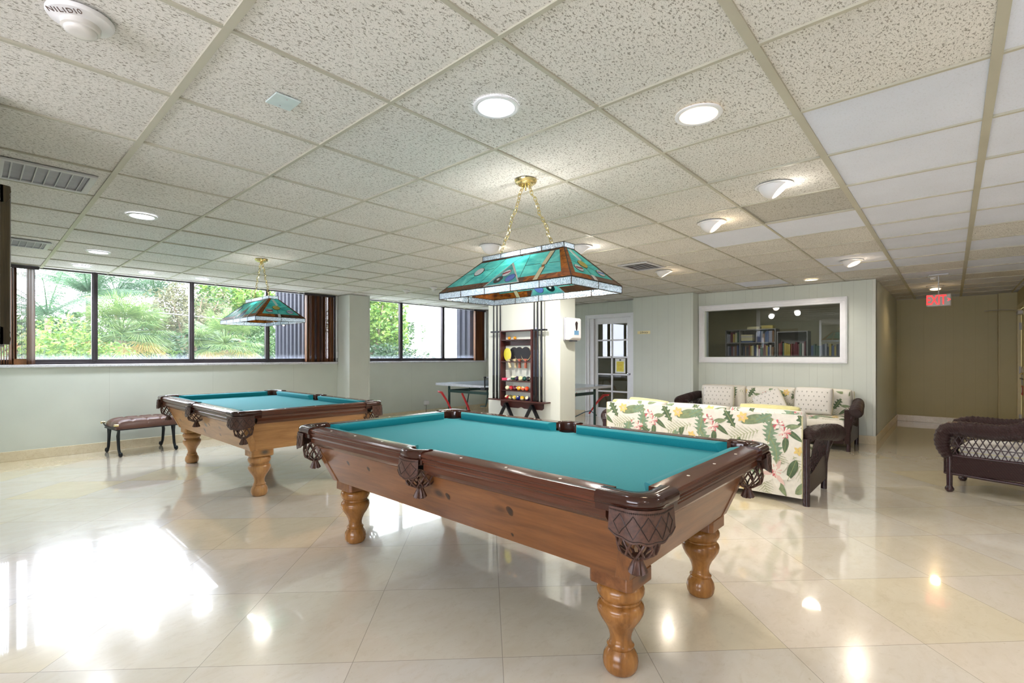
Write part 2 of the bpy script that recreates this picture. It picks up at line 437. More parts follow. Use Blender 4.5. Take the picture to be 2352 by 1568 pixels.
# library french door
dr = bpy.data.objects.new('door_1', None); COL.objects.link(dr); struct(dr)
d = MB(); X0, X1 = 8.640, 8.680
ya, yb = 4.650, 5.490
d.box(X0,X1,ya,4.742,0,2.02); d.box(X0,X1,5.420,yb,0,2.02); d.box(X0,X1,4.742,5.42,0,.20); d.box(X0,X1,4.742,5.42,1.905,2.02)
for z in (.54,.885,1.228,1.573): d.box(X0+.004,X1-.004,4.742,5.42,z-.016,z+.016)
d.box(X0+.004,X1-.004,5.075,5.107,.2,1.905)
d.build('door_leaf', M['white'], dr, bevel=.003)
for k in range(5):
    for c in range(2):
        z0 = (.20,.556,.901,1.244,1.589)[k]; z1 = (.524,.869,1.212,1.557,1.905)[k]
        y0, y1 = ((4.742,5.075),(5.107,5.42))[c]
        MB().box(8.659,8.663,y0,y1,z0,z1).build('pane', M['glass_lib'], dr)
c = MB(); c.box(8.582,8.604,4.575,4.640,0,2.03); c.box(8.582,8.604,5.59,5.672,0,2.03); c.box(8.582,8.604,4.575,5.672,2.03,2.098)
c.box(8.60,8.70,4.625,4.652,0,2.03); c.box(8.60,8.70,5.49,5.60,0,2.03); c.box(8.60,8.70,4.625,5.60,2.02,2.03)
c.box(8.572,8.584,4.572,4.60,0,2.10); c.box(8.572,8.584,5.65,5.675,0,2.10); c.box(8.572,8.584,4.60,5.65,2.075,2.10)
c.build('door_frame', M['white'], dr, bevel=.003)
h = MB(); h.lathe([(.026,0),(.026,.006),(.011,.008),(.011,.03),(.024,.036),(.028,.05),(.022,.064),(.001,.068)], 16, m=0, M=Matrix.Translation((8.640,4.695,.90)) @ Matrix.Rotation(-pi/2,4,'Y'))
h.build('door_handle', plain('satin_nickel', (196,196,204), .25, 1.0), dr, smooth=40)

# corridor door on the right wall, with closer, hinges and handle
d2 = bpy.data.objects.new('door_2', None); COL.objects.link(d2); struct(d2)
M['doorp'] = plain('beige_door_paint', (214,204,164), .4, var=.03)
MB().box(10.79,11.71,-.90,-.862,.01,2.04).build('door_leaf', M['doorp'], d2, bevel=.003)
k = MB(); k.box(11.70,11.77,-.86,-.815,0,2.10); k.box(10.73,10.80,-.86,-.815,0,2.10); k.box(10.73,11.77,-.86,-.815,2.04,2.10)
k.build('door_frame', M['doorp'], d2, bevel=.004)
for z in (1.75, 1.02, .22):
    MB().box(11.675,11.715,-.862,-.842,z-.06,z+.06).tube([(11.705,-.838,z-.06),(11.705,-.838,z+.06)], .008).build('hinge', M['alu'], d2)
q = MB(); q.box(11.30,11.56,-.862,-.79,1.93,1.99); q.box(11.56,11.60,-.855,-.80,1.935,1.985); q.build('door_closer', M['alu'], d2, bevel=.01)
MB().tube([(11.42,-.80,2.0),(11.60,-.62,2.03),(11.72,-.42,2.03)], .008).build('closer_arm', M['tee'], d2)
q = MB().tube([(10.88,-.862,.98),(10.88,-.80,.98)], .012).tube([(10.88,-.80,.98),(11.02,-.80,.98)], .010); q.build('door_handle', plain('antique_brass', (150,126,70), .3, 1.0), d2, smooth=50)

# ceiling-hung objects ---------------------------------------------------------
M['em_cool'] = emis('cool_led_lens', (240,246,255), 9)
M['em_warm'] = emis('warm_lamp_lens', (255,222,168), 4.5)
M['em_white'] = emis('neutral_lamp_lens', (255,246,232), 7)
def light(name, typ, loc, power, col, parent=None, rot=(0,0,0), **kw):
    L = bpy.data.lights.new(name, typ); L.energy = power; L.color = col
    for a, b in kw.items(): setattr(L, a, b)
    o = bpy.data.objects.new(name, L); COL.objects.link(o); o.location = loc; o.rotation_euler = rot
    if parent is not None: o.parent = parent
    return o
COOL, WARM, NEU = (.88,.93,1.0), (1.0,.78,.52), (1.0,.93,.82)
def downlight(x, y, r, em, col, power, label):
    t = thing('recessed_downlight', label, 'ceiling light', (x,y,CZ), 0, 'recessed ceiling downlights')
    MB().lathe([(r,0),(r,-.005),(r*.9,-.009),(r*.80,-.006),(r*.80,.004)], 40, caps=False).build('trim_ring', M['white'], t, smooth=50)
    MB().lathe([(.001,-.002),(r*.81,-.002),(r*.81,0),(.001,.0005)], 40).build('lens', em, t)
    light('bulb', 'SPOT', (0,0,-.02), power, col, t, spot_size=radians(150), spot_blend=.8, shadow_soft_size=.11)
downlight(1.54,1.483,.100, M['em_cool'], COOL, 9, 'round white recessed downlight, the cool bright one above the near pool table')
downlight(2.20,.85,.102, M['em_warm'], WARM, 9, 'round recessed downlight glowing warm orange, near the top of the ceiling')
downlight(.888,4.69,.098, M['em_cool'], COOL, 48, 'cool recessed downlight beside the slotted ceiling vent, nearest of the left row')
downlight(.888,6.65,.098, M['em_cool'], COOL, 48, 'cool recessed downlight second in the left row, between vent and window')
downlight(.885,7.81,.098, M['em_cool'], COOL, 48, 'cool recessed downlight above the leftmost palm in the window')
downlight(1.53,7.82,.098, M['em_cool'], COOL, 48, 'cool recessed downlight at the window above the second pane')
downlight(2.175,7.84,.098, M['em_cool'], COOL, 48, 'cool recessed downlight at the window above the third mullion')
downlight(8.03,1.49,.098, M['em_warm'], NEU, 30, 'flat recessed downlight right above the dark library window')
for x in (-1.9, .2, 2.9, 5.0):  # unseen fill lights, added to brighten the near part of the room
    for y in (-1.1, -2.4):
        downlight(x, y, .098, M['em_white'], (1,.97,.92), REAR_FILL, 'added fill downlight in the unseen ceiling behind the camera')
def eyeball(x, y, aim, tilt, em, col, power, label, r=.105):
    t = thing('eyeball_spotlight', label, 'ceiling light', (x,y,CZ), aim, 'swivelling eyeball ceiling spots')
    MB().lathe([(r,0),(r+.006,-.004),(r-.004,-.009),(r-.014,-.006),(r-.014,.0)], 36, caps=False).build('trim_ring', M['white'], t, smooth=50)
    # dome, cut open towards +x (local)
    Mx = Matrix.Rotation(tilt, 4, 'Y')
    rr = r-.012; dome = MB()
    prof = [(rr*sin(a), -rr*cos(a)) for a in [radians(50+ (180-50)*i/12) for i in range(13)]]
    dome.lathe([(max(p, .001), q) for p, q in prof], 30, m=0, M=Matrix.Translation((0,0,.012)) @ Matrix.Rotation(-tilt,4,'Y'), caps=False)
    dome.lathe([(rr*sin(radians(50)), -rr*cos(radians(50))), (rr*sin(radians(50))-.008, -rr*cos(radians(50))-.001), (rr*sin(radians(50))-.010, -rr*.52)], 30, m=0, M=Matrix.Translation((0,0,.012)) @ Matrix.Rotation(-tilt,4,'Y'), caps=False)
    dome.build('dome', M['whitep'], t, smooth=60)
    rl = rr*sin(radians(50))-.009
    MB().lathe([(.001,-rr*.60),(rl*.6,-rr*.59),(rl,-rr*.55)], 24, M=Matrix.Translation((0,0,.012)) @ Matrix.Rotation(-tilt,4,'Y')).build('lamp_face', em, t, smooth=60)
    d = Matrix.Rotation(-tilt,4,'Y') @ V((0,0,-1))
    light('glow', 'POINT', (d.x*(rr+.03), 0, d.z*(rr+.03)+.012), 1.2 if power > 20 else .7, col, t, shadow_soft_size=.03)
    light('bulb', 'SPOT', (d.x*(rr+.02), 0, d.z*(rr+.02)+.012), power*1.5, (1,.95,.88) if col == NEU else (1,.88,.72) if col == WARM else col, t, rot=(0,-tilt*.4,0), spot_size=radians(165), spot_blend=.7, shadow_soft_size=.06)
TL = radians(42)
eyeball(3.443,.845, radians(-78), TL, M['em_white'], NEU, 7, 'large white eyeball spotlight beside the displaced grey ceiling tile')
eyeball(4.06,1.46, radians(-80), TL, M['em_warm'], WARM, 7, 'white eyeball spotlight casting warm light, in front of a smooth white tile')
eyeball(3.449,3.40, radians(20), radians(40), M['em_white'], NEU, 50, 'eyeball spotlight seen left of the near stained glass lamp')
eyeball(4.09,2.75, radians(-40), radians(40), M['em_white'], NEU, 50, 'eyeball spotlight seen behind the right end of the near stained glass lamp')
eyeball(6.74,.85, radians(-110), radians(25), M['em_warm'], WARM, 12, 'warm eyeball spotlight near the corridor corner above the wicker sofas')
eyeball(5.98,2.76, radians(-60), radians(30), M['em_warm'], WARM, 16, 'small warm eyeball spotlight beside the square air diffuser')
eyeball(10.1,.19, radians(180), radians(12), M['em_warm'], (1,.66,.30), 6, 'warm eyeball spotlight in the corridor above the exit sign')

def smoke(x, y, r, label, text=None, rz=0, h=.05):
    t = thing('smoke_detector', label, 'smoke detector', (x,y,CZ), rz, 'ceiling smoke detectors')
    MB().lathe([(r,0),(r,-h*.12),(r*.95,-h*.25),(r*.62,-h*.42),(r*.60,-h*.45)], 40).build('base', M['whitep'], t, smooth=40)
    MB().lathe([(r*.60,-h*.43),(r*.58,-h*.75),(r*.50,-h*.80),(r*.50,-h*.88),(r*.44,-h*1.0),(r*.3,-h*1.06),(.001,-h*1.07)], 40).build('sensor_dome', plain('smoke_sensor_plastic', (214,210,206), .25), t, smooth=40)
    if text:
        text3d(text, .024, plain('brown_print', (96,76,70), .6), t, (-r*.02, -r*.79, -h*.44), (pi-.25,0,0), extrude=.0008)
    return t
smoke(.235,2.09,.086,'round smoke detector marked N1L1D10 in the top left corner of the ceiling', 'N1L1D10', radians(-39), .052)
smoke(4.84,6.74,.06,'small white smoke detector by the far window, the left of two')
smoke(4.92,6.12,.06,'small white smoke detector with red lettering, the right of two by far window')
smoke(8.79,.19,.06,'small white smoke detector at the mouth of the corridor')
# square blank plate
t = thing('ceiling_cover_plate', 'small square white cover plate on the rough ceiling tile', 'cover plate', (.895,2.132,CZ), 0)
MB().box(-.052,.052,-.056,.056,-.004,.003).build('plate', plain('pale_blue_white_plate', (204,218,218), .3), t, bevel=.002)
for s in (-1,1): MB().lathe([(.004,-.004),(.004,-.006),(.001,-.0065)], 10, (0,s*.035,0)).build('screw', M['alu'], t)
# vents
def bar_vent(x0, x1, y0, y1, n, label, group=None):
    t = thing('ceiling_vent', label, 'air vent', ((x0+x1)/2,(y0+y1)/2,CZ), 0, group)
    a, b = (x1-x0)/2, (y1-y0)/2
    fr = MB(); w = .035
    for (p, q, r_, s_) in ((-a,a,-b,-b+w),(-a,a,b-w,b),(-a,-a+w,-b+w,b-w),(a-w,a,-b+w,b-w)):
        fr.box(p,q,r_,s_,-.012,.002)
    fr.build('frame', M['alu'], t, bevel=.004)
    MB().box(-a+w,a-w,-b+w,b-w,-.001,.004).build('backing', plain('grey_duct_interior', (150,150,160), .5), t)
    L = 2*(b-w)
    return t, a, b, w
def vent_slats(x0, x1, y0, y1, n, label):
    t, a, b, w = bar_vent(x0,x1,y0,y1,n,label,'slotted vents by the left partition')
    for i in range(n):
        x = -a+w + (2*a-2*w)*(i+.5)/n
        MB().add([(x-.0015,-b+w,-.011),(x+.0015,-b+w,-.011),(x+.0075,-b+w,.0),(x+.0045,-b+w,.0),(x-.0015,b-w,-.011),(x+.0015,b-w,-.011),(x+.0075,b-w,.0),(x+.0045,b-w,.0)],
                 [(0,1,2,3),(7,6,5,4),(0,4,5,1),(1,5,6,2),(2,6,7,3),(3,7,4,0)]).build('slat', M['alu'], t)
vent_slats(.085,.515,3.86,4.30,7,'long grey slotted ceiling vent at the left edge, the nearer of two')
vent_slats(.085,.515,6.45,6.86,7,'slotted ceiling vent farther left above the blinds, half behind the picture frame')
t, a, b, w = bar_vent(5.21,5.70,2.61,2.99,4,'square angled-blade air diffuser right of the near stained glass lamp')
for i in range(5):
    y = -b+w+(2*b-2*w)*(i+.5)/5
    MB().add([(-a+w,y-.004,-.010),(a-w,y-.004,-.010),(a-w,y+.02,0),(-a+w,y+.02,0),(-a+w,y-.006,-.010),(a-w,y-.006,-.010),(a-w,y+.018,0),(-a+w,y+.018,0)],
             [(0,1,2,3),(7,6,5,4),(0,4,5,1),(2,6,7,3)]).build('slat', plain('dark_blade', (90,92,100), .4), t)
t, a, b, w = bar_vent(6.0,6.5,3.75,4.2,4,'grey ceiling vent just right of the cue rack column')
for i in range(4):
    y = -b+w+(2*b-2*w)*(i+.5)/4
    MB().box(-a+w,a-w,y-.01,y+.01,-.008,0).build('slat', M['alu'], t)

# exit sign
t = thing('exit_sign', 'red illuminated EXIT sign hanging in front of the dim corridor', 'exit sign', (8.62,.13,CZ), 0)
MB().box(-.03,.03,-.10,.10,-.02,.0).build('mount', M['alu'], t, bevel=.004)
MB().tube([(0,0,-.02),(0,0,-.275)], .006).build('stem', M['alu'], t)
MB().box(-.02,.02,-.125,.125,-.43,-.27).build('housing', plain('exit_sign_face', (176,168,160), .35), t, bevel=.012)
for txt, yy, sz, in (('EXIT', .026, .128), ('>', -.104, .08)):
    text3d(txt, sz, M.setdefault('em_red', emis('red_exit_letters', (255,60,60), 1.6)), t, (-.0215, yy, -.35), (pi/2,0,-pi/2), (.78,1.4,1) if txt == 'EXIT' else (.7,1,1), extrude=.001, offset=.002, space_character=1.0)
# wall items
def outlet(loc, rz, label):
    t = thing('wall_outlet', label, 'outlet', loc, rz, 'wall outlets')
    MB().box(-.036,.036,-.006,0,-.058,.058).build('plate', M['whitep'], t, bevel=.002)
    for z in (-.024,.024): MB().box(-.014,.014,-.009,-.005,z-.014,z+.014).build('socket', M['white'], t, bevel=.003)
    return t
o1 = outlet((6.445, WL, .26), 0, 'white outlet low on the wall below the far window, with a cord')
outlet((8.55, 1.07, .255), -pi/2, 'white outlet low on the wall right of the wall sofa')
tag(MB().tube([(6.445,8.28,.235),(6.45,8.27,.18),(6.448,8.28,.10),(6.45,8.27,.012)], .004).build('power_cord', M['black'], smooth=60), 'short dark cord hanging from the outlet below the far window', 'cord')
tag(MB().box(6.40,6.49,8.22,8.30,.23,.31).build('plug_adapter', M['whitep'], bevel=.008), 'white plug adapter in the outlet under the far window', 'plug')
t = thing('library_sign', 'small cream sign reading Library beside the french door', 'sign', (8.30,4.215,1.688), -pi/2)
MB().box(-.127,.127,-.006,0,-.028,.028).build('plaque', plain('cream_plaque', (238,226,176), .4), t, bevel=.002)
text3d('Library', .056, M['black'], t, (0,-.0068,0), (pi/2,0,0), shear=.35, extrude=.0005)
t = thing('door_notice', 'white sheet with a yellow panel of red text taped on the glass door', 'notice', (8.640,4.895,1.06), -pi/2)
MB().box(-.112,.112,-.003,-.001,-.145,.145).build('sheet', plain('white_paper', (240,240,238), .7), t)
MB().box(-.082,.078,-.0042,-.003,-.115,.085).build('yellow_panel', plain('yellow_paper', (244,232,96), .7), t)
tx = MB(); rr_ = random.Random(2)
for r_ in range(6):
    x = -.06
    while x < .055:
        w = rr_.uniform(.008,.022); tx.box(x, x+w, -.0050,-.0042, .055-r_*.028, .063-r_*.028); x += w+.006
tx.build('text_lines', plain('red_print', (206,120,60), .6), t)
MB().box(-.02,.02,-.006,-.003,.105,.125).build('clip', M['black'], t)
# hand sanitiser dispenser
t = thing('sanitizer_dispenser', 'white wall-mounted hand sanitizer dispenser on the side of the column', 'dispenser', (4.785,3.397,1.57), 0)
MB().box(-.125,.125,-.03,0,-.135,.14).build('back_plate', plain('grey_plastic', (140,140,148), .4), t, bevel=.012)
b = MB(); ring = lambda y, a, z0, z1: [(-a,y,z0),(a,y,z0),(a,y,z1),(-a,y,z1)]
b.loft([ring(-.02,.118,-.13,.135), ring(-.08,.118,-.13,.132), ring(-.105,.10,-.11,.12)]); b.build('cover', M['whitep'], t, bevel=.014)
b = MB(); b.prism([(.0+.026*cos(a)*(1 if sin(a) > 0 else .8), .055+(.035 if sin(a) > 0 else .075)*sin(a)) for a in [2*pi*i/20 for i in range(20)]], -.108, -.100, ax='y'); b.build('window', plain('smoked_plastic', (52,44,44), .2), t)
MB().box(-.045,.045,-.1075,-.10,-.068,-.018).build('label_strip', plain('blue_label', (104,150,188), .5), t)
MB().box(-.05,.05,-.085,-.03,-.145,-.13).build('nozzle', plain('dark_nozzle', (70,70,78), .4), t, bevel=.005)
# notices and extinguisher at right wall of corridor
t = thing('safety_placard', 'white instruction sheet with red sticker on the corridor door at right edge', 'sign', (11.3,-.862,.98), 0)
MB().box(-.25,.30,0,.014,-.085,.09).build('sheet', plain('white_placard', (226,226,232), .4), t, bevel=.002)
MB().box(-.25,.27,0,.014,-.20,-.105).build('lower_sheet', plain('pale_blue_placard', (206,214,232), .4), t)
MB().box(-.25,.24,0,.016,-.36,-.215).lathe([(.001,0),(.05,0),(.05,.003),(.001,.003)], 20, (0,0,0), 1, Matrix.Translation((.15,.016,-.28)) @ Matrix.Rotation(-pi/2,4,'X')).build('red_sticker', [plain('red_sticker', (200,40,44), .4), M['white']], t)
MB().box(-.25,.29,.0,.03,-.103,-.088).build('black_strap', M['black'], t)

# picture frame at far left, seen edge-on
M['frame_wood'] = wood('distressed_bronze_frame', (56,45,31), (104,88,60), 2, .5)
t = thing('picture_frame', 'thick distressed bronze picture frame seen edge-on at the left edge', 'picture frame', (.078,3.95,1.31), 0)
prof = [(0,0),(.026,0),(.050,.012),(.054,.03),(.047,.045),(.052,.06),(.040,.085),(0,.09)]
for nm, y0, y1, z0, z1 in (('frame_side',-.42,-.33,0,.80),('frame_side',.33,.42,0,.80)):
    s = 1 if y0 < 0 else -1; yb = y0 if s > 0 else y1
    MB().prism([(p, yb+s*q) for p, q in prof], z0, z1).build('frame_side', M['frame_wood'], t, smooth=30)
for z0, s in ((0,1),(.80,-1)):
    MB().prism([(p, z0+s*q) for p, q in prof], -.42, .42, ax='y').build('frame_rail', M['frame_wood'], t, smooth=30)
MB().box(0,.012,-.33,.33,.08,.72).build('canvas', plain('muted_canvas', (150,142,120), .7), t)
# ---------------------------------------------------------------- pool tables
def cloth(name, rgb):
    t = NT(name); v = t.obj()
    c = lin(rgb); col = t.ramp(t.noise(v, 180, 2), [(.3, tuple(x*.93 for x in c[:3])+(1,)), (.7, tuple(x*1.05 for x in c[:3])+(1,))])
    return t.done(t.pr(col, .75, 0, None, Sheen_Weight=.08, Sheen_Roughness=.4, Specular_IOR_Level=.25))
M['cloth'] = cloth('teal_billiard_cloth', (22,132,142))
M['rail_y'] = wood('mahogany_rail_lengthwise', (66,34,24), (96,54,38), 1, .16, 2.2, dk=.15)
M['rail_x'] = wood('mahogany_rail_crosswise', (66,34,24), (96,54,38), 0, .16, 2.2, dk=.15)
M['apron_y'] = wood('mahogany_molding_lengthwise', (70,38,26), (104,62,44), 1, .2, 2.2, dk=.15)
M['apron_x'] = wood('mahogany_molding_crosswise', (70,38,26), (104,62,44), 0, .2, 2.2, dk=.15)
def leather():
    t = NT('brown_tooled_leather'); v = t.obj()
    n = t.noise(v, 90, 3)
    col = t.ramp(n, [(.3, lin((64,40,32))), (.7, lin((92,60,48)))])
    return t.done(t.pr(col, .42, 0, t.bump(n, .25, .002)))
M['leather'] = leather()
M['leather_d'] = plain('dark_leather_stitching', (38,24,20), .5)
M['cap'] = plain('glossy_brown_pocket_casting', (58,30,22), .12, var=.15, scale=6)
M['ivory'] = plain('ivory_sight_dot', (232,226,214), .3)
def pine(nm, a, b, k, ax): return wood(nm, a, b, ax, .3, .8, True, k)
TOP = .785
def cushion_prof(s=1):   # (offset inward from wood edge, z)
    return [(0,TOP-.003),(.012,TOP-.001),(.040,TOP-.005),(.050,TOP-.010),(.051,TOP-.018),(.030,TOP-.060),(0,TOP-.060)]
def rail_prof():         # (x outward from wood inner edge 0 .. .092, z)
    return [(0,TOP-.04),(0,TOP),(.070,TOP),(.084,TOP-.004),(.091,TOP-.012),(.092,TOP-.022),(.086,TOP-.030),(.088,TOP-.034),(.088,TOP-.040),(.078,TOP-.046)]
def apron_prof():
    return [(.030,TOP-.044),(.078,TOP-.044),(.080,TOP-.052),(.074,TOP-.058),(.070,TOP-.066),(.072,TOP-.070),(.072,TOP-.090),(.066,TOP-.098),(.056,TOP-.110),(.048,TOP-.116),(.030,TOP-.118)]
LEG = [(.050,0),(.060,.008),(.067,.022),(.070,.045),(.066,.068),(.056,.086),(.049,.096),(.053,.100),(.054,.106),(.048,.111),(.043,.122),(.042,.138),(.047,.160),(.060,.188),(.078,.214),(.090,.238),(.0935,.256),(.090,.270),(.080,.279),(.075,.282),(.079,.285),(.079,.290),(.076,.293),(.086,.302),(.094,.320),(.094,.334),(.087,.348),(.074,.358),(.074,.362)]
def pool_table(loc, label, pc, note, knots=()):
    t = thing('pool_table', label, 'pool table', loc, 0, None)
    P = {ax: pine(note+' '+'xyz'[ax], pc[0], pc[1], pc[2], ax) for ax in (0,1,2)}
    PL = wood(note+' turned leg', (112,68,28), (178,122,62), 2, .22, .8, True, (60,34,20)) if note[0] == 'a' else P[2]
    KN = [wood(note+' knot ring', tuple(x*.62 for x in pc[0]), tuple(x*.8 for x in pc[0]), 1, .3), wood(note+' knot', tuple(x*.7 for x in pc[2]), pc[2], 1, .3)]
    HX, HY = .70, 1.27
    # cabinet: four flaring panels
    cb = MB()
    tx, ty, bx, by, zt, zb = .625, 1.185, .520, 1.095, TOP-.11, .418
    def pan(a, b_, c, d): return [a, b_, c, d]
    for s in (-1,1):
        o = [(s*tx,-ty,zt),(s*tx,ty,zt),(s*bx,by,zb),(s*bx,-by,zb)]; i = [(x-s*.025,y,z) for x,y,z in o]
        m = MB(); m.loft([o, i])
        for ky, kv, kr in knots:
            if s > 0: continue
            for lvl, f in ((1,1.0),(2,.68)):
                m.add([(-(bx+(tx-bx)*(kv+kr*f*sin(a)*1.25/.278)) - .0006*lvl, ky+kr*f*cos(a)*(1+.12*sin(3*a)), zb+(zt-zb)*(kv+kr*f*sin(a)*1.25/.278)) for a in [2*pi*j/18 for j in range(18)]], [tuple(range(18))[::-1]], lvl)
        m.build('side_panel', [P[1]]+KN, t)
        o = [(-tx,s*ty,zt),(tx,s*ty,zt),(bx,s*by,zb),(-bx,s*by,zb)]; i = [(x,y-s*.025,z) for x,y,z in o]
        m = MB(); m.loft([o, i]); m.build('end_panel', P[0], t, bevel=.003)
    MB().box(-bx+.01,bx-.01,-by+.01,by-.01,zb,zb+.02).build('underside', M['dark'], t)
    # corner posts
    for sx in (-1,1):
        for sy in (-1,1):
            w = .055
            m = MB()
            def ring(X, Y, z, e=.0045):
                return [(sx*(X+e),sy*(Y+e),z),(sx*(X+e),sy*(Y-w),z),(sx*(X-.02),sy*(Y-w),z),(sx*(X-.02),sy*(Y-.02),z),(sx*(X-w),sy*(Y-.02),z),(sx*(X-w),sy*(Y+e),z)]
            m.loft([ring(bx,by,zb), ring(tx,ty,zt)]); m.build('corner_post', P[2], t, bevel=.003)
    for s in (-1,1):   # rails and cushions, long sides
        for q in (-1,1):
            y0, y1 = sorted((q*.078, q*1.095))
            m = MB(); rp = rail_prof(); ap = apron_prof(); x0 = .608
            pts = [(s*(x0+p), z) for p, z in rp]
            m.prism(pts, y0, y1, ax='y'); m.build('rail', M['rail_y'], t, smooth=30)
            m = MB(); m.prism([(s*(x0+p), z) for p, z in ap], y0 if q > 0 else y0, y1, ax='y'); m.build('rail_molding', M['apron_y'], t, smooth=25)
            cp = cushion_prof(); m = MB()
            a = q*.085; b = q*1.075
            m.loft([[(s*(x0-p), a+q*p*.75, z) for p, z in cp], [(s*(x0-p), b-q*p*.95, z) for p, z in cp]])
            m.build('cushion', M['cloth'], t, smooth=50)
            for k in range(3):
                yy = q*(.32+k*.28)
                MB().lathe([(.001,0),(.0065,0),(.0065,.0012),(.001,.0014)], 16, (s*(x0+.045), yy, TOP-.0003)).build('sight', M['ivory'], t)
        y0 = 1.178
        m = MB(); m.prism([(s*(y0+p), z) for p, z in rail_prof()], -.525, .525, ax='x'); m.build('rail', M['rail_x'], t, smooth=30)
        m = MB(); m.prism([(s*(y0+p), z) for p, z in apron_prof()], -.525, .525, ax='x'); m.build('rail_molding', M['apron_x'], t, smooth=25)
        cp = cushion_prof(); m = MB()
        m.loft([[(-.505+p*.95, s*(y0-p), z) for p, z in cp], [(.505-p*.95, s*(y0-p), z) for p, z in cp]])
        m.build('cushion', M['cloth'], t, smooth=50)
        for k in (-1,0,1):
            MB().lathe([(.001,0),(.0065,0),(.0065,.0012),(.001,.0014)], 16, (k*.28, s*(y0+.045), TOP-.0003)).build('sight', M['ivory'], t)
    # playing bed with pocket cut-outs
    r = .062
    def corner(sx, sy):
        pts = arc(.590, 1.160, r, -70, -200, 10)
        pts = [(.612,1.102)] + [(min(x,.612),min(y,1.182)) for x, y in pts] + [(.532,1.182)]
        pts = [(sx*x, sy*y) for x, y in pts]
        return pts if sx*sy > 0 else pts[::-1]
    def side(sx):
        pts = [(.612,-.075)] + arc(.640, 0, .066, 245, 115, 10) + [(.612,.075)]
        pts = [(sx*min(x,.612), y) for x, y in pts]
        return pts if sx > 0 else pts[::-1]
    out = side(1) + corner(1,1) + corner(-1,1) + side(-1) + corner(-1,-1) + corner(1,-1)
    m = MB(); m.prism(out, TOP-.080, TOP-.058); m.build('playing_bed', M['cloth'], t)
    m = MB().box(-.60,.60,-1.10,1.10,TOP-.108,TOP-.081); m.build('slate', plain('grey_slate', (90,92,92), .6), t)
    # legs
    for sx in (-1,1):
        for sy in (-1,1):
            c = (sx*.417, sy*1.004, 0)
            l = MB().lathe(LEG, 40, c).build('leg', PL, t, smooth=50)
            e = .094; k = .016
            oct_ = [(-e,-e+k),(-e+k,-e),(e-k,-e),(e,-e+k),(e,e-k),(e-k,e),(-e+k,e),(-e,e-k)]
            MB().prism([(c[0]+x, c[1]+y) for x, y in oct_], .361, .419).build('leg_block', P[0], l, bevel=.004)
    # pockets
    def pocket(M4, corner_):
        p = bpy.data.objects.new('pocket', None); COL.objects.link(p); p.parent = t
        # plan paths in local pocket space: x right, y outward (pocket centre at 0,0)
        if corner_:
            # local frame: outward diagonal is +y ; rails run at +-45 degrees
            rt = Matrix.Rotation(radians(-45), 3, 'Z')   # world (+x,+y) corner -> local +y
            op = [(.135,-.078)] + [(.135,-.02)] + arc(.048,.048,.079,0,90,12)[0:] + [(-.02,.135),(-.078,.135)]
            op[1] = (.132,.0); op[-2] = (.0,.132)
            op = [(.132,-.082),(.132,-.02)] + arc(.037,.037,.094,-8,98,12) + [(-.02,.132),(-.082,.132)]
            ip = [(.052,-.082),(.056,-.04)] + arc(0,0,.058,-22,112,12) + [(-.04,.056),(-.082,.052)]
        else:
            op = [(-.084,.086),(-.078,.091)] + [(x, y) for x, y in arc(0,-.10,.205,112,68,12)] + [(.078,.091),(.084,.086)]
            ip = [(-.078,.0),(-.060,.0)] + arc(0,.004,.056,180,0,12) + [(.060,.0),(.078,.0)]
        n = len(op)
        # z profile of the cap across from inner to outer
        rings = []
        for i in range(n):
            o, q = V(op[i]), V(ip[i])
            d = (o-q)
            R_ = []
            for u, z in ((0,-.060),(0,-.012),(.05,.001),(.12,.005),(.6,.007),(.86,.003),(.97,-.006),(1.0,-.018),(.98,-.032),(.9,-.038),(.9,-.060)):
                w = q + d*u
                R_.append((w.x, w.y, TOP+z))
            rings.append(R_)
        MB().loft(rings, closed=True, caps=True, M=M4).build('pocket_casting', M['cap'], p, smooth=45)
        # leather shield
        H = .108 if corner_ else .100
        wrap = op[1:-1]
        fine = []
        for i in range(len(wrap)-1):
            a, b_ = V(wrap[i]), V(wrap[i+1])
            for k in range(4): fine.append(a.lerp(b_, k/4))
        fine.append(V(wrap[-1]))
        L = [0]
        for i in range(1, len(fine)): L.append(L[-1]+(fine[i]-fine[i-1]).length)
        tot = L[-1]; ctr = V((0,0))
        def pt(i, v, e):    # v 0 top .. 1 bottom
            s = L[i]/tot
            tg = (fine[min(i+1,len(fine)-1)]-fine[max(i-1,0)]).normalized(); nr = V((tg.y,-tg.x)) if not corner_ else V((tg.y,-tg.x))
            if nr.dot(fine[i]-ctr) < 0: nr = -nr
            edge = .70 + .28*(1-abs(2*s-1)**2.2) + .06*abs(sin(s*pi*(5 if corner_ else 3)))
            z = TOP-.036 - H*edge*v
            w = fine[i] + nr*(e+.006*v)
            return (w.x, w.y, z)
        sh = MB(); N = len(fine)
        vs = []; rows = 9
        for k in range(rows+1):
            for i in range(N): vs.append(pt(i, k/rows, .006))
        for k in range(rows+1):
            for i in range(N): vs.append(pt(i, k/rows, .002))
        fs = []; o2 = (rows+1)*N
        for k in range(rows):
            for i in range(N-1):
                a = k*N+i; fs.append((a,a+1,a+N+1,a+N)); fs.append((a+o2,a+N+o2,a+N+1+o2,a+1+o2))
        for i in range(N-1): a = rows*N+i; fs.append((a,a+1,a+1+o2,a+o2)); fs.append((i,i+o2,i+1+o2,i+1))
        for k in range(rows): a = k*N; fs.append((a,a+N,a+N+o2,a+o2)); b2 = k*N+N-1; fs.append((b2,b2+o2,b2+N+o2,b2+N))
        sh.add(vs, fs, 0, M4)
        def stitch(path, r=.0011): sh.tube(path, r, 4, 1, M4)
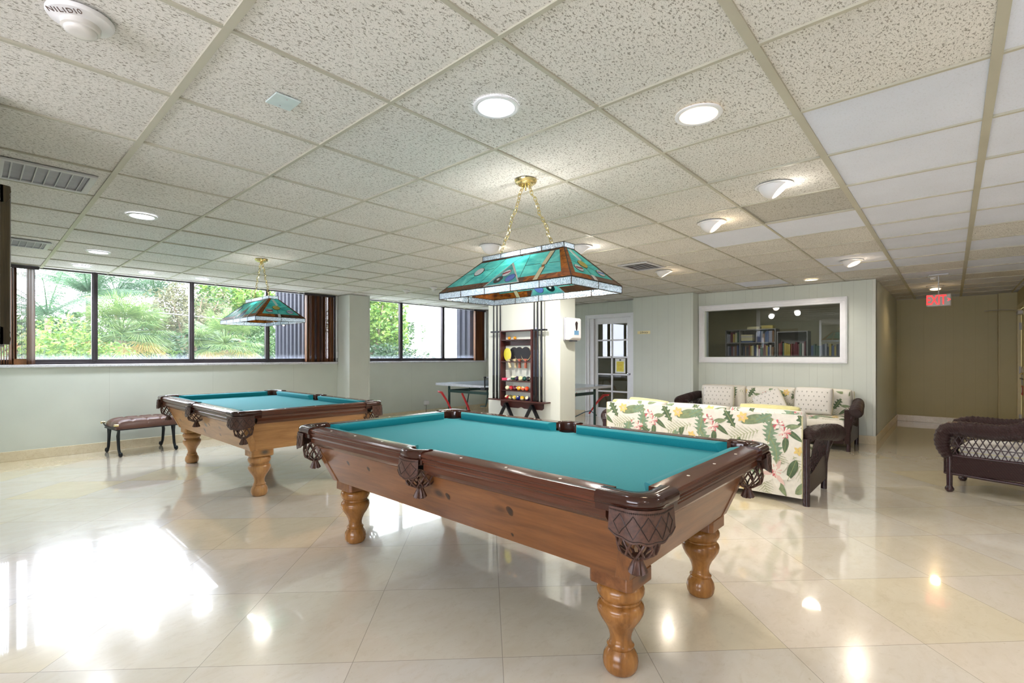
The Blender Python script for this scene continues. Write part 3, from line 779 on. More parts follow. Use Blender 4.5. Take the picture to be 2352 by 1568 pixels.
        def ps(s, v, e=.0068):
            x = s*tot; i = 0
            while i < N-2 and L[i+1] < x: i += 1
            f = (x-L[i])/max(1e-6, L[i+1]-L[i]); a = V(pt(i, v, e)); b_ = V(pt(i+1, v, e)); return tuple(a.lerp(b_, f))
        nd = 5 if corner_ else 2
        for k in range(nd):
            for sgn in (1,-1):
                path = [ps(.07+.86*(k+j/8)/nd, .52-.34*(1-abs(j/4-1))*sgn) for j in range(9)]
                stitch(path, .0016)
        stitch([ps(j/24, .10) for j in range(25)]); stitch([ps(.01+.98*j/24, .93) for j in range(25)], .0014)
        # short stitch dashes
        for j in range(40 if corner_ else 22):
            s_ = .02+.96*j/(40 if corner_ else 22); a = ps(s_, .07); b_ = ps(s_, .13); sh.tube([a, b_], .0010, 3, 1, M4)
        sh.build('leather_shield', [M['leather'], M['leather_d']], p, smooth=60)
        # woven basket of leather strips
        cx, cy = (.030,.030) if corner_ else (0,.025)
        nb = MB(); zt = TOP-.045-H*.80; zb = TOP-(.228 if corner_ else .190)
        ns = 10
        for dirn in (1,-1):
            for k in range(ns):
                path = []
                for j in range(11):
                    u = j/10; a = 2*pi*k/ns + dirn*u*1.0
                    rr = .058 + .012*sin(pi*min(1,u*1.15)) if u < .8 else .058 + .012*sin(pi*.92) - (u-.8)*.19
                    path.append((cx+rr*cos(a)*1.05, cy+rr*sin(a)*1.05, zt+.03-(zt+.03-zb)*u))
                nb.tube(path, .0050, 6, 0, M4, sx=.8)
        nb.tube([(cx+.058*cos(2*pi*j/16), cy+.058*sin(2*pi*j/16), zt+.058) for j in range(16)], .005, 5, 0, M4, closed=True)
        nb.build('net_basket', M['leather'], p, smooth=60)
        tb = MB(); rings = []
        for z, r_, am in ((.008,.022,0),(0,.024,.001),(-.006,.018,.001),(-.012,.017,.002),(-.03,.024,.003),(-.052,.031,.004)):
            rings.append([(cx+(r_+am*cos(9*a))*cos(a), cy+(r_+am*cos(9*a))*sin(a), zb+z+(.004*cos(9*a) if z < -.04 else 0)) for a in [2*pi*j/54 for j in range(54)]])
        tb.loft(rings, 0, M4); tb.build('tassel', M['leather'], p, smooth=50)
        dk = MB().lathe([(.050,-.012),(.050,-.05),(.001,-.052)], 20, (0,0,TOP-.045), M=M4, caps=False); dk.build('pocket_liner', M['dark'], p, smooth=60)
    for sx in (-1,1):
        for sy in (-1,1):
            S = Matrix.Translation((sx*.580, sy*1.150, 0)) @ Matrix.Diagonal((sx, sy, 1, 1))
            pocket(S, True)
        # side pocket: local y outward -> world x
        S = Matrix.Translation((sx*.616, 0, 0)) @ Matrix(((0,sx,0,0),(1,0,0,0),(0,0,1,0),(0,0,0,1)))
        pocket(S, False)
    return t
pool_table((2.15,1.985,0), 'near pool table in brown pine with bright teal cloth', ((96,56,30),(140,90,50),(52,30,22)), 'amber_pine', ((.79,.66,.014),(.56,.66,.013),(-.14,.55,.016),(-.56,.62,.02),(-.53,.14,.008)))
pool_table((2.15,5.635,0), 'far pool table in paler honey pine with grey knots, beside the bench', ((156,108,62),(200,152,98),(96,84,72)), 'honey_pine', ((.87,.42,.018),(.40,.55,.014),(.06,.28,.022),(-.20,.62,.014),(-.42,.3,.014),(.62,.78,.012)))

# ---------------------------------------------------------------- stained glass lamps
def sglass(name, a, b, rough=.15, tr=.5, streak=6):
    t = NT(name); v = t.obj(scale=(1,1,2.5), rot=(.3,.5,.2))
    n = t.noise(v, streak, 4, .6, 1.5); col = t.ramp(n, [(.3, lin(a)), (.7, lin(b))])
    p = t.n('ShaderNodeBsdfPrincipled'); t.l(col, p.inputs['Base Color']); p.inputs['Roughness'].default_value = rough
    t.l(t.bump(t.noise(t.obj(), 90, 2), .12, .002), p.inputs['Normal'])
    tl = t.n('ShaderNodeBsdfTranslucent'); t.l(col, tl.inputs[0])
    mx = t.n('ShaderNodeMixShader'); mx.inputs[0].default_value = tr; t.l(p.outputs[0], mx.inputs[1]); t.l(tl.outputs[0], mx.inputs[2])
    return t.done(mx.outputs[0])
def clear_tex():
    t = NT('hammered_clear_glass')
    n = t.noise(t.obj(), 120, 2, .5)
    nm = t.bump(n, .9, .006)
    g = t.n('ShaderNodeBsdfGlossy'); g.inputs['Roughness'].default_value = .12; t.l(nm, g.inputs['Normal']); g.inputs[0].default_value = (.85,.9,1,1)
    tr = t.n('ShaderNodeBsdfTransparent'); tr.inputs[0].default_value = (.8,.86,.9,1)
    tl = t.n('ShaderNodeBsdfTranslucent'); tl.inputs[0].default_value = (.75,.84,.95,1); t.l(nm, tl.inputs['Normal'])
    a = t.n('ShaderNodeMixShader'); t.l(t.ramp(n, [(.4,.25),(.65,.75)]), a.inputs[0]); t.l(tr.outputs[0], a.inputs[1]); t.l(tl.outputs[0], a.inputs[2])
    b = t.n('ShaderNodeMixShader'); b.inputs[0].default_value = .3; t.l(a.outputs[0], b.inputs[1]); t.l(g.outputs[0], b.inputs[2])
    return t.done(b.outputs[0])
G_ = [sglass('teal_art_glass',(70,172,172),(140,220,212),tr=.6), sglass('amber_art_glass',(100,44,14),(216,120,30),streak=14), sglass('brown_art_glass',(62,36,22),(110,66,34),tr=.25,streak=10),
      sglass('white_art_glass',(236,240,240),(250,250,250)), sglass('cream_art_glass',(226,214,170),(238,228,190)), sglass('red_art_glass',(150,40,48),(190,60,66)),
      sglass('blue_art_glass',(96,130,214),(130,160,232)), plain('black_art_glass', (16,16,20), .1), sglass('yellow_art_glass',(222,206,100),(240,226,130)),
      plain('dark_lead_came', (52,42,26), .35, .7), sglass('green_art_glass',(120,196,120),(150,220,150)), plain('silvered_came', (200,204,206), .25, .8)]
CG = clear_tex()
def ell(cx, cy, rx, ry, n=20, rot=0):
    return [(cx+rx*cos(a)*cos(rot)-ry*sin(a)*sin(rot), cy+rx*cos(a)*sin(rot)+ry*sin(a)*cos(rot)) for a in [2*pi*i/n for i in range(n)]]
def band(p, q, w):
    d = (V(q)-V(p)).normalized(); n = V((-d.y, d.x))*w/2
    return [tuple(V(p)+n), tuple(V(p)-n), tuple(V(q)-n), tuple(V(q)+n)]
def glass_lamp(loc, label, power, rz=0):
    t = thing('billiard_lamp', label, 'pendant lamp', loc, rz, None)
    z0, z1 = 1.662-CZ, 1.871-CZ
    def shapes_panel(kind, MM):
        mb = MB()
        L = .294 if kind == 'long' else .286
        bw, tw = (.525,.33) if kind == 'long' else (.257,.05)
        def hw(v): return bw+(tw-bw)*v/L
        def poly(pts, m, e=.0028):
            mb.prism(pts, -e, e, m, MM)
        def ln(p, q, r=.0022, m=9): mb.tube([(p[0],p[1],0),(q[0],q[1],0)], r*1.0, 6, m, MM, sx=1.0)
        poly([(-bw,0),(bw,0),(tw,L),(-tw,L)], 0, .0012)
        b1, sidew = (.048,.055) if kind == 'long' else (.042,.030)
        # border: bottom and sides
        poly([(-bw,0),(bw,0),(hw(b1)-0,b1),(-hw(b1),b1)], 2, .0018)
        if kind == 'long':
            poly([(.20,0),(bw,0),(hw(b1),b1),(.18,b1)], 1, .0024)
            poly([(bw,0),(tw,L),(tw-.03,L),(hw(b1)-sidew,b1)], 1, .0026)
            poly([(-bw,0),(-tw,L),(-tw+.012,L),(-bw+.03,b1)], 2, .0024)
            poly([(-tw-.01,L-.014),(tw+.01,L-.014),(tw,L),(-tw,L)], 2, .0024)
            # rack triangle
            T = [(-.117,.0),(.172,.0),(-.009,.222)]
            poly(T, 11, .0034); poly([(-.098,.010),(.152,.010),(-.009,.200)], 0, .0042)
            for c, m, r in (((.006,.112),3,.030),((.070,.055),6,.034),((-.026,.054),7,.030)):
                poly(ell(c[0],c[1],r+.003,r+.003), 9, .0046); poly(ell(c[0],c[1],r,r), m, .0054)
            poly([(-.022,.098),(.030,.118),(.033,.128),(-.022,.112)], 5, .0062)
            poly(ell(-.026,.056,.010,.010), 3, .0062)
            for a, b in (((-.026,.084),(-.009,.20)),((.006,.082),(.03,.01)),((.1,.04),(.152,.01)),((-.05,.04),(-.098,.01)),((.036,.11),(.06,.12))): ln(a, b, .0016)
            # ball on the left
            poly(ell(-.275,.176,.040,.040), 9, .0035); poly(ell(-.275,.176,.036,.036), 3, .0045)
            ln((-.312,.17),(-hw(.165)+.02,.165)); ln((-.238,.18),(-.155,.19)); ln((-.275,.215),(-.25,L)); ln((-.285,.14),(-.33,b1))
            ln((-.109,L-.01),(-.182,b1)); ln((-.009,.222),(.035,L-.012)); ln((.09,L-.012),(.150,.03)); ln((.12,.165),(.235,.160)); ln((.30,.155),(hw(.15)-.05,.15))
            # cue bits
            for p, q in (((.262,.272),(.268,.142)),((.272,.118),(.284,.004))):
                poly(band(p, q, .036), 9, .0032); poly(band(p, q, .030), 4, .0044)
            poly(band((.262,.128),(.278,.131), .012), 1, .0044)
            ln((-bw+.03,b1),(hw(b1)-sidew,b1)); ln((-tw+.01,L-.014),(tw-.03,L-.014)); ln((hw(b1)-sidew,b1),(tw-.03,L))
        else:
            poly([(-bw,0),(-.06,0),(-.06,b1),(-hw(b1),b1)], 1, .0024)
            poly([(-bw,0),(-tw,L),(-tw+.024,L),(-hw(b1)+sidew+.012,b1)], 1, .0026)
            poly([(bw,0),(tw,L),(tw-.012,L),(hw(b1)-.02,b1)], 2, .0026)
            poly(band((-.016,L-.012),(.006,.178), .026), 3, .0042)
            poly(band((-.012,b1+.004),(-.016,.002), .026), 3, .0044)
            for c, m, r in (((-.014,.140),8,.038),((-.098,.092),3,.034),((.116,.088),3,.034)):
                poly(ell(c[0],c[1],r+.003,(r+.003)*.8), 9, .0036); poly(ell(c[0],c[1],r,r*.8), m, .0046)
            poly([(-.130,.096),(-.126,.086),(-.066,.084),(-.066,.098)], 5, .0056); poly([(.086,.094),(.09,.082),(.146,.080),(.146,.092)], 6 if True else 5, .0056)
            ln((-.052,.14),(-.13,.165)); ln((.025,.14),(.12,.165)); ln((-.014,.11),(-.014,b1)); ln((.024,.13),(.085,.10)); ln((-.05,.12),(-.07,.105))
            ln((-hw(b1)+sidew+.012,b1),(hw(b1)-.02,b1)); ln((-hw(b1)+sidew+.012,b1),(-tw+.024,L))
        return mb
    def frame(p0, xd, e):
        x = V(xd).normalized(); y = V(e).normalized(); z = x.cross(y)
        return Matrix(((x.x,y.x,z.x,p0[0]),(x.y,y.y,z.y,p0[1]),(x.z,y.z,z.z,p0[2]),(0,0,0,1)))
    shapes_panel('long', frame((-.257,0,z0), (0,-1,0), (.207,0,.209))).build('shade_panel', G_, t)
    shapes_panel('long', frame((.257,0,z0), (0,1,0), (-.207,0,.209))).build('shade_panel', G_, t)
    shapes_panel('short', frame((0,-.525,z0), (1,0,0), (0,.195,.209))).build('shade_panel', G_, t)
    shapes_panel('short', frame((0,.525,z0), (-1,0,0), (0,-.195,.209))).build('shade_panel', G_, t)
    lead = MB()
    def bars(cs, r): 
        for a, b in zip(cs, cs[1:]+cs[:1]): lead.tube([a, b], r, 6)
    B = [(-.257,-.525),(.257,-.525),(.257,.525),(-.257,.525)]; T_ = [(-.05,-.33),(.05,-.33),(.05,.33),(-.05,.33)]
    zb = 1.620-CZ; zt = 1.904-CZ
    bars([(x,y,z0) for x,y in B], .0035); bars([(x,y,zb) for x,y in B], .0025); bars([(x,y,z1) for x,y in T_], .005); bars([(x,y,zt) for x,y in T_], .0022)
    for (x,y),(p,q) in zip(B, T_):
        lead.tube([(x,y,z0),(p,q,z1)], .0035, 6); lead.tube([(x,y,zb),(x,y,z0)], .003, 6); lead.tube([(p,q,z1),(p,q,zt)], .0025, 6)
    def skirt(B_, za, zc, nx, ny, nm):
        for k in range(4):
            (x0,y0),(x1,y1) = B_[k], B_[(k+1)%4]; n = nx if k % 2 == 0 else ny
            dx, dy = (x1-x0), (y1-y0); ln_ = hypot(dx,dy); nx_, ny_ = -dy/ln_*.0015, dx/ln_*.0015
            MB().prism([(x0+nx_,y0+ny_),(x0-nx_,y0-ny_),(x1-nx_,y1-ny_),(x1+nx_,y1+ny_)], za, zc).build(nm, CG, t)
            for j in range(1, n):
                f = j/n; lead.tube([(x0+dx*f,y0+dy*f,za),(x0+dx*f,y0+dy*f,zc)], .0032, 5)
    skirt(B, zb, z0, 2, 5, 'skirt_glass'); skirt(T_, z1, zt, 1, 4, 'gallery_glass')
    lead.build('lead_came', G_[9], t, smooth=60)
    MB().lathe([(.001,-.030),(.028,-.030),(.046,-.028),(.050,-.020),(.064,-.016),(.068,-.008),(.070,0)], 40).build('canopy', M['brass'], t, smooth=40)
    for s in (-1,1):
        ch = MB(); p = V((0, s*.024, -.03)); q = V((0, s*.225, zt-.02)); n = 19
        wob = [V((.004*sin(i*2.1+s), .006*sin(i*.9)*min(1,i/4)*min(1,(n-i)/4), 0)) for i in range(n+1)]
        for i in range(n):
            a = p.lerp(q, i/n)+wob[i]; b = p.lerp(q, (i+1)/n)+wob[i+1]; c = (a+b)/2; d = (b-a); ln_ = d.length*.72; d.normalize()
            sd = V((1,0,0)) if i % 2 else d.cross(V((1,0,0))).normalized()
            path = [c + d*(ln_*sin(w)) + sd*(.0105*cos(w)) for w in [2*pi*j/12 for j in range(12)]]
            ch.tube(path, .0022, 5, closed=True)
        ch.build('chain', M['brass'], t, smooth=60)
        MB().lathe([(.001,-.052),(.006,-.048),(.009,-.038),(.006,-.030)], 12, (0,s*.024,0)).build('finial', M['brass'], t, smooth=50)
    MB().tube([(0,0,-.03),(0,0,-.062)], .0045, 8).build('centre_finial', M['brass'], t)
    for s in (-1,0,1):
        MB().sphere((0,s*.22,1.78-CZ), .026, 14, 8).build('lamp_bulb', emis('soft_bulb', (255,240,214), 6), t, smooth=180)
    light('bulb', 'AREA', (0,0,1.80-CZ), power, (1,.96,.9), t, shape='RECTANGLE', size=.06, size_y=.7)
    light('bulb', 'POINT', (0,0,1.84-CZ), power*1.6, (1,.96,.9), t, shadow_soft_size=.05)
    return t
glass_lamp((2.31,1.97,CZ), 'near stained glass billiard lamp with teal panels, hanging from a brass canopy', 5)
glass_lamp((2.19,5.79,CZ), 'far stained glass billiard lamp with teal panels, in front of the window', 3)
# ---------------------------------------------------------------- bench
def bench():
    t = thing('tufted_bench', 'small bench with brown tufted leather seat on wrought iron legs against the window wall', 'bench', (1.50,7.93,0), radians(6))
    W, D = .33, .23
    bl = plain('brown_bench_leather', (98,70,62), .28, var=.12, scale=10)
    def top(u, v):
        x = (u*2-1)*W; y = (v*2-1)*D
        ex = max(0, 1-abs(u*2-1)**7); ey = max(0, 1-abs(v*2-1)**5)
        z = .36 + .105*(ex*ey)**.4
        z -= .048*math.exp(-((y-.02)/.05)**2)*(ex)         # long valley between the two rolls
        for k in (-1,0,1):
            z -= .02*math.exp(-(((x-k*.155)**2+(y-.02)**2)/.0008))
            z -= .016*math.exp(-((x-k*.155+.0)/.012)**2)*ey
        z += .030*abs(u*2-1)**2.4*ex*0
        return (x, y, z)
    m = MB().grid(top, 56, 36); m.grid(lambda u, v: ((1-u*2)*W, (v*2-1)*D, .335+.025*(1 if 0<u<1 and 0<v<1 else 1)), 2, 2)
    m.box(-W,W,-D,D,.335,.362)
    s = m.build('seat', bl, t, smooth=60)
    for k in (-1,0,1): MB().sphere((k*.155,.02,.385), .012, 12, 6, sz=.5).build('button', M['leather_d'], s, smooth=180)
    MB().box(-W-.005,W+.005,-D-.004,D+.004,.325,.337).build('frame', M['iron'], t, bevel=.003)
    for s_ in (-1,1):
        path = [(s_*(W+.012), y, .345+.05*(abs(y)/(D+.03))**2.5) for y in [(-D-.03)+(2*D+.06)*i/14 for i in range(15)]]
        e = MB().tube(path, .011, 8, sx=.6); e.build('end_scroll', M['iron'], t, smooth=60)
        for q in (-1,1):
            MB().tube([(s_*(W-.01), q*(D+.03), .395),(s_*(W+.035), q*(D+.03), .395)], .015, 12).build('brass_knob', M['brass'], t, smooth=40)
            l = MB()
            for off in (0, .055):
                l.tube([(s_*(W-.03)-s_*off*.2, q*(D-.02-off), .33),(s_*(W-.03), q*(D-.045-off*.45), .25),(s_*(W-.03), q*(D-.045), .17),(s_*(W-.03), q*(D-.03), .09),(s_*(W-.03), q*(D+.01), .03)], [.013,.016,.017,.016,.015], 8, sx=1.4)
            sc = [(s_*(W-.03), q*(D+.035+.026*cos(a)), .032+.022*sin(a)) for a in [radians(200+32*i) for i in range(8)]]
            l.tube([(s_*(W-.03), q*(D-.0), .036)]+sc, .011, 8, sx=1.4)
            l.build('leg', M['iron'], t, smooth=60)
bench()
# ---------------------------------------------------------------- vertical blinds
M['vane'] = wood('brown_ribbed_blind_vane', (92,58,38), (150,102,68), 2, .45)
M['vane_d'] = wood('dark_brown_blind_vane', (58,38,28), (104,70,50), 2, .45)
M['vane_l'] = wood('tan_blind_vane', (120,78,48), (164,112,70), 2, .45)
M['vane_g'] = plain('greyish_blind_vane', (104,88,92), .4, var=.1)
def blind(name, label, x0, xs, ang, gname=None):
    t = thing('vertical_blind', label, 'blind', (x0, 8.315, SZ), 0, None)
    w = max(xs)-x0+.05
    MB().box(-.02, w, -.03, .03, CZ-SZ-.035, CZ-SZ).build('head_rail', M['bronze'], t, bevel=.003)
    rnd = random.Random(len(xs))
    for i, x in enumerate(xs):
        a = ang[i] if hasattr(ang, '__len__') else ang
        m = MB(); hw = .042; ca, sa = cos(a), sin(a); pts = []
        for k in range(7):
            u = (k/6*2-1); d = .006*(1-u*u)
            pts.append((u*hw*ca - d*sa, u*hw*sa + d*ca))
        pts2 = [(p[0]-.0012*sa*-1, p[1]-.0012*ca) for p in pts][::-1]
        m.prism([(x-x0+p[0], p[1]) for p in pts+pts2], .006, CZ-SZ-.035)
        m.build('vane', [M['vane'],M['vane_d'],M['vane'],M['vane_l']][rnd.randrange(4)] if not (i >= len(xs)-2 and name == 'R') else M['vane_l'], t, smooth=40)
    return t
blind('R', 'stacked brown vertical blind at the right end of the large left window', 3.86, [3.875+.022*i for i in range(23)], [radians(80+random.Random(i).uniform(-16,10)) for i in range(23)])
blind('L', 'partly drawn brown vertical blind at the left end of the large window', .10, [.12+.022*i for i in range(8)] + [.30,.325,.345] + [.455,.475,.50], [radians(82)]*8 + [radians(70)]*3 + [radians(65)]*3)
tl = thing('open_slat_blind', 'row of thin dark blind slats seen edge-on against the sky at far left', 'blind', (.37,8.325,SZ), 0)
MB().box(-.04,.07,-.01,.01,CZ-SZ-.02,CZ-SZ).build('head_rail', M['bronze'], tl)
for i in range(8):
    MB().box(-.03+.0135*i-.0018, -.03+.0135*i+.0018, -.02,.02,.07,CZ-SZ-.02).build('slat', M['vane_d'], tl)
MB().box(-.045,.075,-.012,.012,0,.07).build('bottom_panel', M['vane_l'], tl)
blind('R2', 'stacked brown vertical blind at the right end of the far window', 7.89, [7.90+.022*i for i in range(14)], radians(78))
for (x, nm) in ((4.44,'grey edge strip beside the stacked blind by the pier'),):
    pass
tag(MB().tube([(4.43,8.27,CZ-.01),(4.43,8.27,1.24)], .004).box(4.418,4.442,8.262,8.278,1.22,1.33).build('blind_wand', M['whitep']), 'thin white blind control wand beside the blind at the pier', 'blind wand')
tag(MB().tube([(8.235,8.26,CZ-.01),(8.235,8.26,1.24)], .004).box(8.222,8.246,8.252,8.268,1.20,1.34).build('blind_wand', M['whitep']), 'thin white blind control wand beside the far window blind', 'blind wand')

# ---------------------------------------------------------------- table tennis
t = thing('ping_pong_table', 'grey topped ping pong table with green steel legs behind the column', 'table tennis table', (6.45,5.64,0), 0)
ttop = NT('grey_blue_table_top'); M['ttop'] = ttop.done(ttop.pr(ttop.ramp(ttop.noise(ttop.obj(), 8, 3), [(.3, lin((120,134,156))), (.7, lin((136,150,172)))]), .16))
for s in (-1,1):
    y0, y1 = sorted((s*.005, s*1.37))
    h = MB().box(-.7625,.7625,y0,y1,.742,.76).build('table_half', M['ttop'], t, bevel=.002)
    MB().box(-.768,-.760,y0,y1,.722,.761).box(.760,.768,y0,y1,.722,.761).box(-.768,.768,s*1.37-.004,s*1.37+.004,.722,.761).build('edge_band', plain('silver_edge_band', (196,200,208), .3, .3), h)
    for sx in (-1,1):
        MB().box(sx*.66-.016,sx*.66+.016,s*1.12-.016,s*1.12+.016,0,.742).build('leg', M['green_metal'], t, bevel=.004)
        MB().tube([(sx*.62,s*.62,.70),(sx*.62,s*.70,.35),(sx*.62,s*.74,.02)], .011).build('brace', M['green_metal'], t, smooth=60)
        # red curved support arms
        MB().tube([(sx*.71,s*1.36,.60),(sx*.71,s*1.27,.58),(sx*.71,s*1.12,.44),(sx*.71,s*.98,.26)], .014, sx=1.4).tube([(sx*.71,s*1.38,.61),(sx*.71,s*1.25,.60),(sx*.71,s*1.06,.40)], .006).build('support_arm', M['red_metal'], t, smooth=60)
        MB().tube([(sx*.71,s*.72,.60),(sx*.71,s*.60,.42),(sx*.71,s*.48,.20),(sx*.71,s*.44,.05)], .013, sx=1.4).tube([(sx*.69,s*.72,.60),(sx*.69,s*.58,.40),(sx*.69,s*.42,.08)], .006).build('support_arm', M['red_metal'], t, smooth=60)
        MB().tube([(sx*.69,s*1.14,.24),(sx*.69,s*1.02,.31),(sx*.69,s*.9,.28),(sx*.69,s*.66,.16)], .008).build('linkage', plain('blue_grey_steel', (70,96,112), .35, .4), t, smooth=60)
    MB().box(-.66,.66,s*1.12-.012,s*1.12+.012,.60,.65).box(-.672,-.648,s*.1 if s > 0 else -1.12,1.12*s if s > 0 else -.1,.60,.645).build('apron_bar', M['green_metal'], t, bevel=.003)
MB().tube([(-.80,.0,.74),(-.80,.0,.58),(-.74,.10,.42),(-.66,.30,.40)], .013).build('centre_strut', M['green_metal'], t, smooth=60)
for sx in (-1,1):
    MB().tube([(sx*.86,0,.72),(sx*.87,0,.90)], .010).box(sx*.86-.05,sx*.86+.05,-.05,.05,.70,.74).tube([(sx*.84,0,.905),(sx*.88,0,.905)], .014).build('net_post', M['black'], t, smooth=40)
def netmat():
    n = NT('net_mesh'); n.tc = n.n('ShaderNodeTexCoord'); sp = n.n('ShaderNodeSeparateXYZ'); n.l(n.tc.outputs['Object'], sp.inputs[0])
    g = None
    for k, q in ((0,.012),(2,.012)):
        f = n.math('FRACT', n.math('DIVIDE', sp.outputs[k], q)); d = n.math('LESS_THAN', f, .22); g = d if g is None else n.math('MAXIMUM', g, d)
    tr = n.n('ShaderNodeBsdfTransparent'); mx = n.n('ShaderNodeMixShader'); n.l(g, mx.inputs[0]); n.l(tr.outputs[0], mx.inputs[1])
    n.l(n.pr(lin((40,44,60)), .8), mx.inputs[2]); return n.done(mx.outputs[0])
nt = MB().box(-.86,.86,-.001,.001,.765,.905).build('net', netmat(), t)
MB().box(-.86,.86,-.003,.003,.895,.912).build('net_tape', plain('white_net_tape', (214,216,232), .7), nt)

# ---------------------------------------------------------------- cue rack
M['rackw'] = wood('dark_mahogany_rack', (44,18,18), (84,38,34), 2, .28)
M['racky'] = wood('dark_mahogany_rack_cross', (44,18,18), (84,38,34), 1, .28)
RX = 4.597
t = thing('cue_rack', 'dark mahogany wall rack holding cues, balls and paddles on the column', 'cue rack', (RX,4.0,.705), 0)
def rb(y0, y1, z0, z1, d0, d1, nm, m, bev=.002): return MB().box(-d1,-d0,y0-4.0,y1-4.0,z0-.705,z1-.705).build(nm, m, t, bevel=bev)
rb(4.255,4.272,.705,1.575,0,.095,'side_board',M['rackw']); rb(3.742,3.765,.705,1.575,0,.095,'side_board',M['rackw'])
rb(3.755,4.262,1.558,1.572,0,.095,'top_board',M['racky'])
for z in (1.452,1.180,.940,.818): rb(3.765,4.255,z-.006,z+.006,0,.088,'shelf',M['racky'])
rb(3.53,4.475,.690,.706,0,.115,'base_shelf',M['racky'],.004)
rb(3.765,4.255,1.385,1.440,0,.014,'back_rail',M['racky'])
m = MB(); m.prism([(3.63-4,.69-.705),(4.33-4,.69-.705),(4.33-4,.625-.705),(4.31-4,.60-.705),(4.03-4,.600-.705),(3.98-4,.618-.705),(3.93-4,.600-.705),(3.65-4,.60-.705),(3.63-4,.62-.705)], -.022, -.001, ax='x'); m.build('lower_apron', M['racky'], t, bevel=.003)
for y0, y1 in ((4.272,4.45),(3.55,3.742)):
    rb(y0,y1,1.553,1.573,.035,.085,'cue_holder',M['black'],.003)
MB().box(-.03,0,4.27-4,4.42-4,1.36-.705,1.40-.705).build('clip_mount', M['rackw'], t) if False else None
# cues
cuec = [(22,22,28),(26,28,34),(40,44,56)]
ys = [(4.402,'leftmost cue of the left three'),(4.342,'middle cue of the left three'),(4.284,'cue nearest the balls on the left side'),(3.722,'cue nearest the rack board on the right side'),(3.668,'middle cue of the right three'),(3.610,'rightmost cue of the right three')]
for i, (y, lb) in enumerate(ys):
    c = thing('pool_cue', 'black pool cue in the wall rack, '+lb, 'pool cue', (RX-.075,y,.706), 0, 'pool cues in the wall rack')
    MB().lathe([(.012,0),(.0145,.004),(.0145,.10),(.014,.30)], 14).build('butt', plain('gloss_black_butt', (14,14,18), .2), c, smooth=40)
    MB().lathe([(.014,.30),(.0128,.62),(.0125,.62)], 14).build('grip', plain('slate_grip', (34,38,50), .3), c, smooth=40)
    MB().lathe([(.0125,.62),(.010,.95),(.0065,1.445)], 14).build('shaft', plain('black_shaft', (18,18,24), .25), c, smooth=40)
    MB().lathe([(.0065,1.445),(.0065,1.462),(.002,1.468)], 12).build('tip', M['ivory'], c)
# balls
def ballmat(nm, rgb, stripe):
    n = NT(nm); n.tc = n.n('ShaderNodeTexCoord'); sp = n.n('ShaderNodeSeparateXYZ'); n.l(n.tc.outputs['Object'], sp.inputs[0])
    cr = lin((236,226,180)); c = lin(rgb)
    z = n.math('ABSOLUTE', sp.outputs[2]); y = n.math('ABSOLUTE', sp.outputs[1])
    if stripe: col = n.mix(n.math('LESS_THAN', z, .0155), cr, c)
    else: col = n.mix(n.math('MULTIPLY', n.math('GREATER_THAN', n.math('ABSOLUTE', sp.outputs[0]), .0270), 1.0), c, cr)
    return n.done(n.pr(col, .08, 0, None, Coat_Weight=.5))
bm_ = MB().sphere((0,0,0), .0286, 24, 16)
def ball(y, zshelf, rgb, stripe, label, rot, cat='billiard ball', r=None, nm='billiard_ball', grp='billiard balls on the wall rack'):
    o = bm_.build(nm, ballmat(label, rgb, stripe), smooth=180)
    tag(o, label, cat, grp)
    o.location = (RX-.052, y, zshelf+.0286); o.rotation_euler = rot
    return o
rn = random.Random(9)
row = lambda: (rn.uniform(-.6,.6), rn.uniform(-.9,.9), rn.uniform(0,6))
for y, c, s, lb in ((4.085,(20,70,50),1,'dark green striped ball, first on the upper ball shelf'),(4.022,(44,28,64),0,'dark purple ball with pale spot, second on the upper shelf'),(3.958,(230,218,150),1,'mostly cream ball, third on the upper ball shelf'),(3.896,(14,70,60),0,'solid dark green ball, fourth on the upper ball shelf'),(3.834,(18,18,20),0,'black eight ball at the right end of the upper shelf')):
    ball(y, .946, c, s, lb, row())
for y, c, s, lb in ((4.180,(232,224,186),0,'plain cream cue ball, first on the middle ball shelf'),(4.114,(190,34,44),0,'bright red ball, second on the middle ball shelf'),(4.050,(96,28,44),0,'maroon ball, third on the middle ball shelf'),(3.986,(236,160,20),0,'golden yellow ball, fourth on the middle shelf'),(3.920,(224,96,60),1,'cream and salmon striped ball, fifth on the middle shelf'),(3.856,(226,70,30),0,'orange ball at the right end of the middle shelf')):
    ball(y, .824, c, s, lb, row())
for y, c, s, lb in ((4.188,(180,30,36),1,'red striped ball, first on the bottom shelf'),(4.124,(120,110,60),1,'cream ball with olive stripe, second on the bottom shelf'),(4.060,(222,190,70),1,'pale yellow striped ball, third on the bottom shelf'),(3.998,(24,40,120),0,'deep blue ball, fourth on the bottom shelf'),(3.930,(236,180,30),1,'yellow and cream striped ball, fifth on the bottom shelf'),(3.848,(56,34,90),1,'purple striped ball at the right end of the bottom shelf')):
    ball(y, .706, c, s, lb, row())
for y, lb in ((4.150,'orange ping pong ball, the left one on the top rack shelf'),(4.055,'orange ping pong ball, the right one on the top rack shelf')):
    tag(MB().sphere((RX-.05,y,1.478), .020, 20, 12).build('ping_pong_ball', plain('orange_celluloid', (240,150,30), .3), smooth=180), lb, 'ping pong ball', 'orange ping pong balls')
tag(MB().box(RX-.085,RX-.03,4.195,4.248,.946,.976).build('chalk_box', plain('pink_card', (224,70,110), .5), bevel=.002), 'small pink chalk box on the upper ball shelf', 'chalk box')
tag(MB().box(RX-.075,RX-.045,4.135,4.170,.946,.970).build('chalk_cube', plain('white_chalk_wrapper', (226,222,226), .6), bevel=.002), 'white chalk cube beside the pink box', 'chalk')
